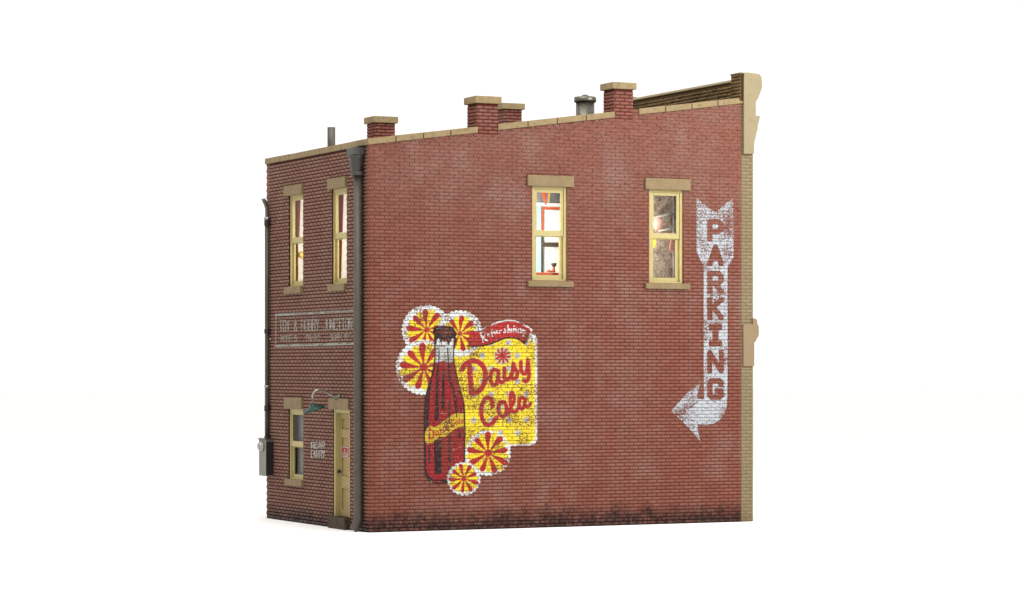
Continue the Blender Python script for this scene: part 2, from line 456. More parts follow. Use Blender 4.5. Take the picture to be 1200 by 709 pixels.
def prof(pts, yplane): return [onY(px, py, yplane) for px, py in pts]
top_prof = prof([(871.9, 87.5), (873.0, 85.2), (875, 84.7), (889.3, 86.6), (891.2, 88.2), (892.6, 91), (893.1, 95), (893.1, 103), (892.0, 106.5), (890.6, 109.5), (889.2, 113.5),
                 (887.3, 117.4), (885.9, 119.2), (885.9, 135.3), (890.7, 136.0), (890.1, 139.5), (888.9, 144.5), (888.2, 148), (888.0, 151.5), (886.7, 155.5), (886.2, 159),
                 (885.0, 163), (884.1, 167), (883.7, 180.3), (871.9, 180.3)], -4)
def PY(a, b, d): return (a, d, b)
for q0, q1 in ((-4, 20.5), (LY - 20.5, LY + 4)):
    mb = MB(); mb.prism(top_prof, PY, q0, q1); mb.build('cornice_bracket', M['facade'], building, bevel=.35)
inner_prof = [(x - .6, z - 6) if z > PIER - 12 else (x - .6, z) for x, z in top_prof]
mb = MB(); mb.prism([(x, z) for x, z in inner_prof if z > onY(880, 150, -4)[1]], PY, 20.6, LY - 20.6)
mb.build('cornice', M['facade'], building)
# rear of the corner pier, stained brown
xl = onY(871.9, 100, -4)[0]
mb = MB(); mb.box(xl - 4.5, xl - .05, -2.2, 20, onY(868, 118, -4)[1], PIER - 1.5)
mb2 = lay(lambda u, n, z: (xl - 4.5 - n, u, z), -3.9, 20, onY(868, 118, -4)[1], lambda u: PIER - 1.5, proud=1.1, bev=.7, rough=.5, jb=1.5, jh=.8)
brick_obj('pier_back', mb, [mb2 + (1,)], [M['mortar_wash'], M['brick_wash']], building)
mb = MB(); mb.box(xl - 5.6, xl + .6, -3.7, 20.8, PIER - 1.8, PIER + .2)
mb.build('pier_cap', M['khaki'], building, bevel=.7)
belt = prof([(871.2, 380), (871.4, 429.3), (884.0, 429.3), (884.1, 401.5), (886.2, 399.5), (887.0, 396.8), (889.0, 394), (889.5, 390), (889.3, 382), (888, 380), (887.2, 375), (885.4, 373.2), (882.5, 373.2), (882.5, 380)], -2.6)
mb = MB(); mb.prism(belt, PY, -2.6, LY + 2.6)
mb.build('belt_course', M['belt'], building, bevel=.25)

# ------------------------------------------------------------------ windows
def make_window(P, op, lint, sillb, lit=True, pane=True):
    u0, u1, z0, z1 = op
    mb = MB()                                           # outer frame
    fw = 3.6 if P is PR else 2.6
    ds = 0.0 if P is PR else -1.2
    mb.fbox(P, u0 + .05, u0 + fw, -7.4, -1.5, z0, z1)
    mb.fbox(P, u1 - fw, u1 - .05, -7.4, -1.5, z0, z1)
    mb.fbox(P, u0 + fw, u1 - fw, -7.4, -1.8, z1 - 5.0, z1)
    mb.fbox(P, u0 + fw, u1 - fw, -7.4, -1.2, z0, z0 + 1.6)
    w = mb.build('window', M['cream'], building, bevel=.35)
    a, b = u0 + fw + .03, u1 - fw - .03
    zm = z0 + (z1 - z0) * .50
    def sash(za, zb, n0, n1, lo, hi, st):
        mb = MB()
        mb.fbox(P, a, a + st, n0, n1, za, zb); mb.fbox(P, b - st, b, n0, n1, za, zb)
        mb.fbox(P, a + st, b - st, n0, n1, za, za + lo); mb.fbox(P, a + st, b - st, n0, n1, zb - hi, zb)
        o = mb.build('sash', M['cream'], w, bevel=.3)
        mb = MB(); nm = (n0 + n1) / 2
        mb.add([P(a + st - .1, nm, za + lo - .1), P(b - st + .1, nm, za + lo - .1), P(b - st + .1, nm, zb - hi + .1), P(a + st - .1, nm, zb - hi + .1)], [(0, 1, 2, 3) if P is PR else (3, 2, 1, 0)])
        mb.build('pane', M['glass'], w, recalc=False)
    sash(zm - 3.2, z1 - 5.03, -4.6, -2.7, 6.6, 3.6, 4.0 + ds)
    sash(z0 + 1.63, zm - 3.3, -6.8, -4.65, 5.2, 1.2, 4.4 + ds)
    h0, h1, hz0, hz1 = lint
    mb = MB(); mb.fbox(P, h0, h1, 3.6, -6, hz0, hz1); mb.build('lintel', M['stone'], w, bevel=.6)
    s0, s1, sz0, sz1 = sillb
    mb = MB()
    mb.hexa([P(s0, 4.2, sz0), P(s1, 4.2, sz0), P(s1, -5, sz0), P(s0, -5, sz0), P(s0, 4.2, sz1 - .8), P(s1, 4.2, sz1 - .8), P(s1, -5, sz1), P(s0, -5, sz1)])
    mb.build('sill', M['stone'], w, bevel=.6)
    return w

def bandR(x0, x1, yt, yb, n):
    a = onY(x0, yt, 0)[0]; b = onY(x1, yt, -n)[0]
    xm = (x0 + x1) / 2
    return (a, b, onY(xm, yb, -n)[1], onY(xm, yt, -n)[1])
def bandL(x0, x1, yt, yb, n):
    a = onX(x1, yt, 0)[0]; b = onX(x0, yt, -n)[0]; xm = (x0 + x1) / 2 - 1
    return (a, b, onX(xm, yb, -n)[1], onX(xm, yt, -n)[1])
w = make_window(PR, W1, bandR(617.4, 673, 205.6, 218.4, 3.6), bandR(617.6, 672.6, 328.8, 336.0, 4.2))
w['label'] = 'cream sash window with a shelf and pennants behind it'
w = make_window(PR, W2, bandR(755.3, 809.6, 209.2, 222.4, 3.6), bandR(755.5, 809.2, 331.6, 338.5, 4.2))
w['label'] = 'cream sash window with brown wallpaper behind it'
make_window(PL, V1, bandL(332, 356.2, 216.6, 228.4, 3.6), bandL(332.4, 355.2, 335.2, 344, 4.2))
make_window(PL, V2, bandL(383.1, 407.2, 208, 220.6, 3.6), bandL(383.5, 406.6, 332, 340.8, 4.2))
w = make_window(PL, V3, bandL(332.5, 355.6, 465.6, 479.2, 3.6), bandL(333.1, 356.4, 561.5, 569.6, 4.2))
w['label'] = 'dark ground floor window'

# ------------------------------------------------------------------ door
u0, u1, z0, z1 = D1
mb = MB()
mb.fbox(PL, u0 + .05, u0 + 4.2, -10, -.6, z0, z1); mb.fbox(PL, u1 - 4.2, u1 - .05, -10, -.6, z0, z1)
mb.fbox(PL, u0 + 4.2, u1 - 4.2, -10, -1.0, z1 - 4.5, z1)
dfr = mb.build('door_frame', M['cream'], building, bevel=.35)
mb = MB()
a, b, dz0, dz1 = u0 + 4.25, u1 - 4.25, z0 + .2, z1 - 4.55
def zpx(y): return onX(402, y, 7)[1]
rails = [(dz0, zpx(597)), (zpx(572), zpx(558)), (zpx(512.5), zpx(503)), (zpx(490.5), dz1)]
st = 6.0
mb.fbox(PL, a, a + st, -9.6, -6.2, dz0, dz1); mb.fbox(PL, b - st, b, -9.6, -6.2, dz0, dz1)
for q0, q1 in rails: mb.fbox(PL, a + st, b - st, -9.6, -6.2, q0, q1)
mb.fbox(PL, a + st, b - st, -9.4, -8.2, dz0 + 1, dz1 - 1)
door = mb.build('door', M['door'], building, bevel=.3)
mb = MB()
kz = zpx(552.7); kc = Vector(PL(b - 3.0, -6.2, kz))
mb.lathe([(2.3, 0), (2.3, .5), (.9, .7), (.9, 1.8), (1.9, 2.4), (2.1, 3.2), (1.5, 4.0), (.3, 4.3)], kc, Matrix.Rotation(-math.pi / 2, 3, 'Y'), 16)
mb.build('door_knob', M['black'], door)
lb = bandL(384.5, 410.8, 467.0, 480.0, 3.6)
mb = MB(); mb.fbox(PL, lb[0], lb[1], 3.6, -6, lb[2], lb[3]); mb.build('door_lintel', M['stone'], building, bevel=.6)
sb = bandL(384.4, 410.4, 606, 619.5, 7)
mb = MB(); mb.fbox(PL, sb[0], sb[1], 7.5, -10, .05, D1[2] - .02); mb.build('doorstep', M['step'], building, bevel=.8)

# red notice on the door, a thing of its own
sy0, sz1 = onX(409.2, 523.2, 8.2)[0], onX(404, 523.4, 8.2)[1]
sy1, sz0 = onX(400.4, 523.2, 8.2)[0], onX(404, 535.6, 8.2)[1]
sy0 = max(sy0, a + st + .5)
org = PL((sy0 + sy1) / 2, -8.2, sz0)
mb = MB(); mb.fbox(PL, sy0, sy1, -8.15, -7.6, sz0, sz1, 0)
sw, sh = sy1 - sy0, sz1 - sz0
def smark(a0, a1, b0, b1, d=-7.45, mi=1): mb.fbox(PL, sy1 - a1 * sw, sy1 - a0 * sw, d - .14, d, sz1 - b1 * sh, sz1 - b0 * sh, mi)
for q in ((.04, .96, .02, .09), (.04, .96, .91, .98), (.04, .10, .09, .91), (.90, .96, .09, .91)): smark(*q)
cc = PL(sy1 - .47 * sw, -7.58, sz1 - .36 * sh)
mb.lathe([(sh * .12, 0), (sh * .12, .16)], cc, Matrix.Rotation(-math.pi / 2, 3, 'Y'), 14, 1)
for k in range(3):
    for i, (p, q) in enumerate(((.16, .34), (.4, .56), (.62, .84))): smark(p, q, .56 + k * .12, .62 + k * .12)
sg = mb.build('door_sign', [M['redsign'], M['white']], None, origin=org)
tag(sg, 'small red notice with white emblem fixed to the tan back door', 'sign')

# ------------------------------------------------------------------ downspout
Yp = onX(425.6, 400)[0]
npipe, rp = 6.4, 5.4
zt = onX(420, 204, 0)[1]
path = [(-npipe, Yp, zt), (-npipe, Yp, 60), (-npipe, Yp, 19), (-npipe - .3, Yp, 15), (-npipe - 1.6, Yp, 10.5), (-npipe - 3.6, Yp, 6.5), (-npipe - 6.2, Yp, 2.9)]
mb = MB(); mb.tube(path, [rp] * 4 + [5.2, 5.1, 5.0], 20)
ds = mb.build('downspout', M['pipe'], building)
mb = MB()
zr1, zr0 = onX(420, 172.6, -10)[1], onX(420, 181, -10)[1]
zn = onX(420, 203.5, -7)[1]
hy0, hy1 = Yp - 9.0, Yp + 15.5
def hbox(n0, n1, ya, yb, z): return [(-n0, ya, z), (-n1, ya, z), (-n1, yb, z), (-n0, yb, z)]
mb.hexa(hbox(.8, 14.4, hy0, hy1, zr0) + hbox(.8, 15.2, hy0 - .6, hy1 + .6, zr1))
mb.lathe([(7.0, zn + 1), (7.3, zr0 - 14), (8.4, zr0 - 12.5), (8.5, zr0 - 8), (7.9, zr0 - 6.5), (9.6, zr0 - 2), (9.9, zr0 - .05)], (-npipe - 1.4, Yp + .8, 0), None, 22)
mb.build('collector_head', M['head'], ds, bevel=.8)
mb = MB(); mb.lathe([(7.6, -2.2), (8.2, -1.8), (8.2, 1.8), (7.6, 2.2)], (-npipe - .2, Yp, zn), None, 20)
mb.build('pipe_collar', M['head'], ds)

# ------------------------------------------------------------------ conduit and meter box
Ym = 325.5
nc, rc = 4.4, 2.9
zz = lambda y: onX(313, y, -4)[1]
meter = empty('electric_meter', (-4, Ym, zz(557.7)), 'grey meter box with conduit running up the far corner of the rear wall', 'meter')
bx = (312.8, 338.2)
mb = MB(); mb.box(-10.8, -.5, bx[0], bx[1], zz(557.5), zz(515.5))
box = mb.build('meter_box', M['meter'], meter, bevel=.6)
mb = MB(); mb.box(-11.6, -.3, bx[0] - .6, bx[1] + .6, zz(515.4), zz(513.4)); mb.build('box_lid', M['steel'], box, bevel=.4)
mb = MB(); mb.box(-10.6, -.8, bx[0] - .5, bx[0] - .05, zz(556.5), zz(517)); mb.build('side_plate', M['black'], box, bevel=.1)
mb = MB(); mb.lathe([(6.2, 0), (6.2, 2.0), (5.2, 2.2), (5.0, 4.2), (4.0, 5.8), (2.0, 6.6), (.2, 6.8)], (-10.8, Ym - .5, zz(523)), Matrix.Rotation(-math.pi / 2, 3, 'Y'), 24)
mb.build('meter_dome', M['silver'], meter)
mb = MB(); mb.tube([(-nc, Ym, zz(513.6)), (-nc, Ym, zz(262))], rc, 16); con = mb.build('conduit', M['pipe'], meter)
mb = MB()
mb.tube([(-nc, Ym, zz(262)), (-nc, Ym, zz(250)), (-nc - .2, Ym, zz(244)), (-nc - 1.6, Ym + .5, zz(239)), (-nc - 3.2, Ym + 1, zz(236)), (-nc - 4.4, Ym + 1.5, zz(234.5)), (-nc - 5.4, Ym + 2, zz(235.5))], [2.5, 2.5, 2.5, 2.6, 2.8, 3.2, 3.0], 14)
mb.build('weatherhead', M['steel'], con)
for args in (([(3.0, -2), (4.2, -1.2), (4.2, 1.2), (3.0, 2)], (-nc, Ym, zz(256)), None, 16), ([(2.9, -1.6), (4.0, -1), (4.0, 1), (2.9, 1.6)], (-nc, Ym, zz(452.7)), None, 16), ([(1.5, -1.2), (1.5, 1.2)], (-2.0, Ym - 6, zz(397.4)), Matrix.Rotation(-math.pi / 2, 3, 'Y'), 10)):
    mb = MB(); mb.lathe(*args); mb.build('bright_ring', M['silver'], con)
for y0, y1 in ((257.5, 265), (385.5, 391), (475, 482), (511, 515)):
    mb = MB(); mb.lathe([(3.0, 0), (3.7, .6), (3.7, zz(y0) - zz(y1) - .6), (3.0, zz(y0) - zz(y1))], (-nc, Ym, zz(y1)), None, 16)
    mb.box(-nc - 1, -.6, Ym - 4.8, Ym + 4.8, zz(y1) + .8, zz(y0) - .8); mb.build('coupling', M['black'], con)

# ------------------------------------------------------------------ gooseneck lamp
Yl, zl = onX(397.4, 466.0, -1)
def nz(px, py):                           # point of the arm in the plane Y = Yl
    x, z = onY(px, py, Yl); return (x, Yl, z)
lamp = empty('gooseneck_lamp', (-1, Yl, zl), 'silver gooseneck wall lamp with green metal shade over the back door', 'lamp')
ctrl = [(397.9, 466.2), (394.5, 465.4), (391.0, 464.2), (388, 462.8), (384.5, 460.6), (381, 458.8), (377.5, 457.4), (374, 456.9), (371, 457.6), (368.6, 459.4), (367, 462), (366.2, 465.2), (366.0, 468.5), (366.2, 472.5)]
mb = MB(); mb.tube([nz(*p) for p in ctrl], [1.7] * 3 + [1.35] * 11, 14); arm = mb.build('arm', M['silver'], lamp)
mb = MB(); mb.lathe([(4.2, 0), (4.2, 1.2), (2.8, 2.4), (2.4, 6), (1.9, 7)], (-.4, Yl, zl + .2), Matrix.Rotation(-math.pi / 2 - .06, 3, 'Y'), 20); mb.build('wall_mount', M['steel'], lamp)
cx, _, cz = nz(368.3, 480.2)
R = Matrix.Rotation(math.radians(-18.5), 3, 'Y')
mb = MB()
mb.lathe([(13.6, 0), (13.9, .5), (12.4, 1.7), (8.6, 3.4), (5.0, 4.9), (3.0, 6.0), (2.3, 8.0), (1.6, 8.4)], (cx, Yl, cz), R, 32, caps=False)
mb.lathe([(1.6, 8.39), (2.0, 7.6), (4.6, 4.3), (8.4, 2.8), (12.2, 1.1), (13.6, 0)], (cx, Yl, cz), R, 32, caps=False)
mb.build('lamp_shade', M['green'], lamp)
mb = MB(); mb.lathe([(.3, -1), (2, -.4), (2.6, 1), (2.2, 3), (1.4, 5)], (cx, Yl, cz), R, 16); mb.build('bulb', M['white'], lamp)

# ------------------------------------------------------------------ roof items
vx, _ = onY(388.3, 149, 180); vz = onY(388.3, 149.2, 180)[1]
mb = MB(); mb.tube([(vx, 180, 440), (vx, 180, vz)], 4.9, 20); mb.lathe([(3.6, vz + .02), (3.6, vz - 4)], (vx, 180, 0), None, 16)
mb.build('vent_pipe', M['pipe'], building)
rx, rz = onY(685.7, 112.2, 170)
_, c1 = onY(685.7, 114.4, 170); _, c0 = onY(685.7, 118.8, 170)
zb = ctop(rx) - 17
mb = MB(); mb.lathe([(13.4, zb), (13.4, zb + 7), (12.0, zb + 8), (12.0, c0)], (rx, 170, 0), None, 32)
rv = mb.build('roof_vent', M['steel'], building)
mb = MB(); mb.lathe([(13.9, c0 - 1.2), (14.4, c0), (14.4, c1), (13.6, c1 + .6), (5.8, c1 + 1.6), (3.4, c1 + 3.4), (.2, c1 + 4.2)], (rx, 170, 0), None, 32)
mb.build('vent_cap', M['steel'], rv)

# ------------------------------------------------------------------ lit rooms behind the glass
def area(name, loc, size, power, rot, col=(1, .95, .86), tall=0):
    L = bpy.data.lights.new(name, 'AREA'); L.shape = 'RECTANGLE'; L.size = size * S; L.size_y = (tall or size) * S; L.energy = power; L.color = col
    o = bpy.data.objects.new(name, L); COL.objects.link(o); o.location = tuple(c * S for c in loc); o.rotation_euler = rot
    return o
# room behind the first side window
def room(x0, x1, y0, y1, z0, z1, back, ceil, name='room_lining'):
    mb = MB()
    mb.box(x0, x1, y1, y1 + 1, z0, z1, 0)
    mb.box(x0 - 1, x0, y0, y1, z0, z1, 1); mb.box(x1, x1 + 1, y0, y1, z0, z1, 1)
    mb.box(x0, x1, y0, y1, z0 - 1, z0, 1)
    mb.box(x0 - 1, x1 + 1, y0, y1 + 1, z1, z1 + 1, 2)
    return mb.build(name, [back, M['inner'], ceil], building)
Q = 52.0                                   # depth of the show rooms behind the side wall
cz1 = onY(640, 237.5, Q)[1]
room(W1[0] - 6, W1[1] + 60, 10.5, Q, W1[2] - 6, W1[3] + 9, M['inner'], M['ceil'])
area('room_light', (W1[0] - 2.5, 14, (W1[2] + W1[3]) / 2), 5, 44, (math.radians(90), 0, math.radians(-38)), tall=105)
def slab(name, x0, x1, yt, yb, Y, th, mat, parent=None, bevel=.2, origin=None):
    xa, zt_ = onY(x0, yt, Y); xb, zb_ = onY(x1, yb, Y)
    mb = MB(); mb.box(xa, xb, Y, Y + th, zb_, zt_); return mb.build(name, mat, parent, bevel=bevel, origin=origin)
slab('ceiling_beam', 622, 662, 237.2, 242.3, Q - 6, 5.5, M['inner'], building)
slab('ceiling_panel', 622, 664, 212, 237.1, Q - 8, 7, M['ceil'], building)
xa, za = onY(631, 322, Q - 3)
bc = slab('curtain', 623, 634.2, 240, 336, Q - 5, 1.5, M['blue'], origin=(onY(630, 300, Q - 4)[0], Q - 5, onY(630, 336, Q - 5)[1]))
tag(bc, 'pale blue curtain hanging at the left inside the lit side window', 'curtain')
shf = empty('display_shelf', (onY(646, 300, Q - 8)[0], Q - 8, W1[2] - 6), 'white display shelf with orange top rail and dark shelf inside the lit side window', 'shelf')
slab('top_rail', 635.4, 664, 242.5, 245.8, Q - 4, 1.4, M['orange'], shf)
slab('post', 634.6, 636.9, 245.9, 276, Q - 4, 1.4, M['orange'], shf)
slab('lower_post', 633.8, 636.9, 276.1, 335, Q - 4, 1.4, M['shelf'], shf)
slab('shelf_board', 637, 664, 284.0, 289.6, Q - 4.4, 2.6, M['shelf'], shf)
slab('back_panel', 637, 664, 245.9, 335, Q - 1.5, 1.2, M['inner'], shf)
# pennants
pn = empty('pennant_bunting', (onY(640, 226, 30)[0], 30, onY(640, 226, 30)[1]), 'orange, blue and yellow pennants hanging at the top of the lit side window', 'pennants')
for pts, m in (([(633.6, 222), (641.2, 222), (640.2, 240.5), (639.2, 240.5)], 'orange'), ([(641.2, 222), (642.6, 222), (641.4, 239), (640.6, 239.5)], 'bluepaint'), ([(642.7, 222), (645.6, 222), (643.4, 238.5), (642.0, 238.5)], 'yellow')):
    mb = MB(); mb.prism([onY(x, y, 30) for x, y in pts], lambda p, q, d: (p, d, q), 30, 30.4); mb.build('pennant', M[m], pn)
# toy on the inner sill
ty = 13.0
tc = onY(640, 321.4, ty)
toy = empty('toy_engine', (tc[0], ty, tc[1]), 'small orange toy with a dark funnel standing on the inner sill of the lit window', 'toy')
slab('toy_body', 626, 655, 319.0, 322.6, ty, 6, M['orange'], toy, .4)
mb = MB()
def ty3(px, py, y=ty + 3): x, z = onY(px, py, y); return (x, y, z)
mb.lathe([(2.4, 0), (2.2, 2), (1.5, 5), (1.5, 8)], ty3(648.8, 319.0), None, 12); mb.lathe([(2.2, 0), (3.4, 3), (3.4, 4.5)], ty3(649, 312.6), None, 12, 1)
mb.lathe([(3.6, 0), (3.2, 2.2), (.4, 3.4)], ty3(643.4, 319.0), None, 12)
mb.build('toy_funnel', [M['orange'], M['shelf']], toy)

# room behind the second side window
Q2 = 50.0
rm = room(W2[0] - 8, W2[1] + 60, 10.5, Q2, W2[2] - 6, W2[3] + 9, M['wallpaper'], M['ceil'])
area('room_light', (W2[0] - 3, 14, (W2[2] + W2[3]) / 2), 5, 34, (math.radians(90), 0, math.radians(-38)), tall=105)
rack = empty('wall_rack', (onY(788, 260, Q2 - 6)[0], Q2 - 6, onY(788, 336, Q2 - 6)[1]), 'white rack with two slanting rails and an upright inside the right side window', 'rack')
def bar(p, q, Y, r, mat, name, parent):
    a_, b_ = onY(*p, Y), onY(*q, Y); mb = MB(); mb.tube([(a_[0], Y, a_[1]), (b_[0], Y, b_[1])], r, 10); return mb.build(name, mat, parent)
bar((764, 255.6), (800, 247.5), Q2 - 6, 1.15, M['white'], 'rail', rack)
bar((772, 270.6), (800, 265.3), Q2 - 6, 1.15, M['white'], 'rail', rack)
bar((789.2, 228), (789.2, 340), Q2 - 3.5, 1.0, M['white'], 'upright', rack)
def blob(px, py, Y, rx_, rz_, mat, name, label, cat):
    x, z = onY(px, py, Y)
    mb = MB(); prof_ = [(max(.05, math.sin(math.pi * k / 10)) * rx_, -math.cos(math.pi * k / 10) * rz_) for k in range(11)]
    mb.lathe(prof_, (x, Y, z), None, 20); o = mb.build(name, mat, None, origin=(x, Y, z)); tag(o, label, cat); return o
blob(770.4, 262.3, 24, 6.4, 8.2, M['pink'], 'pink_balloon', 'round pink balloon at the left of the right side window', 'balloon')
mb = MB(); mb.prism([onY(x, y, 20) for x, y in [(761.5, 275), (768.2, 275), (769.4, 286), (767, 290.5), (761.5, 291.5)]], lambda p, q, d: (p, d, q), 20, 21.4)
o = mb.build('yellow_pennant', M['yellow'], None, bevel=.2, origin=onY(765, 280, 20)[:1] + (20, onY(765, 275, 20)[1])); tag(o, 'yellow pennant low at the left of the right side window', 'pennant')
mb = MB(); mb.prism([onY(x, y, Q2 - 8) for x, y in [(787.6, 280), (790.5, 282.5), (791.2, 291), (788.6, 294.5), (785, 293), (785.6, 286)]], lambda p, q, d: (p, d, q), Q2 - 8, Q2 - 5)
o = mb.build('pink_cloth', M['pink'], None, bevel=.6, origin=(onY(788, 287, Q2 - 8)[0], Q2 - 8, onY(788, 280, Q2 - 8)[1])); tag(o, 'pale pink cloth hanging on the rack in the right side window', 'cloth')

# rear rooms: bright rooms with drapes ------------------------------
def rear_room(V, ):
    u0, u1, z0, z1 = V
    mb = MB(); d = 46
    mb.box(d, d + 1, u0 - 4, u1 + 40, z0 - 5, z1 + 6, 0)
    mb.box(10.5, d, u0 - 5, u0 - 4, z0 - 5, z1 + 6, 0); mb.box(10.5, d, u1 + 40, u1 + 41, z0 - 5, z1 + 6, 0)
    mb.box(10.5, d, u0 - 4, u1 + 40, z0 - 6, z0 - 5, 0); mb.box(10.5, d + 1, u0 - 5, u1 + 41, z1 + 6, z1 + 7, 0)
    mb.build('room_lining', M['inner'], building)
    area('room_light', (34, u0 - 3.2, (z0 + z1) / 2), 6, 20, (math.radians(90), 0, 0), (1, .92, .78), 100)
rear_room(V1); rear_room(V2)
def drape(V, px0, px1, py0, py1, mat, name, label, X=14.0, taper=0.0, wave=.9):
    ya, zt_ = onX(px1, py0, X); yb, _ = onX(px0, py0, X); _, zb_ = onX(px0, py1, X)
    n = 26; mb = MB(); vs = []
    for zi, z in enumerate((zb_, (zt_ + zb_) / 2, zt_)):
        k = zi / 2
        for i in range(n + 1):
            s_ = i / n; y = ya + (yb - ya) * s_; y = yb - (yb - y) * (1 - taper * (1 - k))
            vs.append((X + wave * math.sin(s_ * 5.2 * math.pi), y, z))
    m = len(vs); vs += [(x + .4, y, z) for x, y, z in vs]; fs = []
    for r_ in range(2):
        for i in range(n):
            q = (r_ * (n + 1) + i, r_ * (n + 1) + i + 1, (r_ + 1) * (n + 1) + i + 1, (r_ + 1) * (n + 1) + i)
            fs += [q, tuple(m + j for j in q[::-1])]
    mb.add(vs, fs, 0, True)
    o = mb.build(name, mat, None, origin=(X, (ya + yb) / 2, zb_), recalc=False); tag(o, label, 'curtain', 'curtains in the rear upper windows'); return o
drape(V1, 334, 349.2, 230, 338, M['amber'], 'curtain', 'amber curtain at the left of the far rear upper window', 20)
drape(V1, 348.0, 351.6, 230, 282, M['curtain'], 'curtain', 'narrow red brown curtain beside the amber curtain in the far rear window', 22, .5)
drape(V2, 385, 402.6, 222, 274, M['curtain'], 'curtain', 'dark red brown curtain filling the upper sash of the near rear window', 20, .08)
drape(V2, 385, 401.0, 274.5, 336, M['amber'], 'curtain', 'orange brown curtain in the lower sash of the near rear window', 20.6, .1)
y_, z_ = onX(353.0, 298.7, 20)
mb = MB(); mb.lathe([(max(.05, math.sin(math.pi * k / 10)) * 4.6, -math.cos(math.pi * k / 10) * 4.6) for k in range(11)], (20, y_, z_), None, 18)
o = mb.build('yellow_ball', M['yellow'], None, origin=(20, y_, z_)); tag(o, 'small yellow ball behind the glass of the far rear upper window', 'ball')
# dark room behind ground-floor window
mb = MB(); mb.box(13, 14, V3[0] - 4, V3[1] + 14, V3[2] - 4, V3[3] + 4); o = mb.build('blind', M['blind'], None, origin=(13.5, (V3[0] + V3[1]) / 2, V3[2])); tag(o, 'grey blind drawn behind the ground floor rear window', 'blind')

# ================================================================== PAINT ON THE WALLS
def vnoise(x, y, seed=0):
    r = np.random.default_rng(seed); g = r.random((257, 257))
    xi, yi = np.floor(x).astype(int), np.floor(y).astype(int); fx, fy = x - xi, y - yi
    fx = fx * fx * (3 - 2 * fx); fy = fy * fy * (3 - 2 * fy)
    xi %= 256; yi %= 256
    return (g[xi, yi] * (1 - fx) + g[xi + 1, yi] * fx) * (1 - fy) + (g[xi, yi + 1] * (1 - fx) + g[xi + 1, yi + 1] * fx) * fy

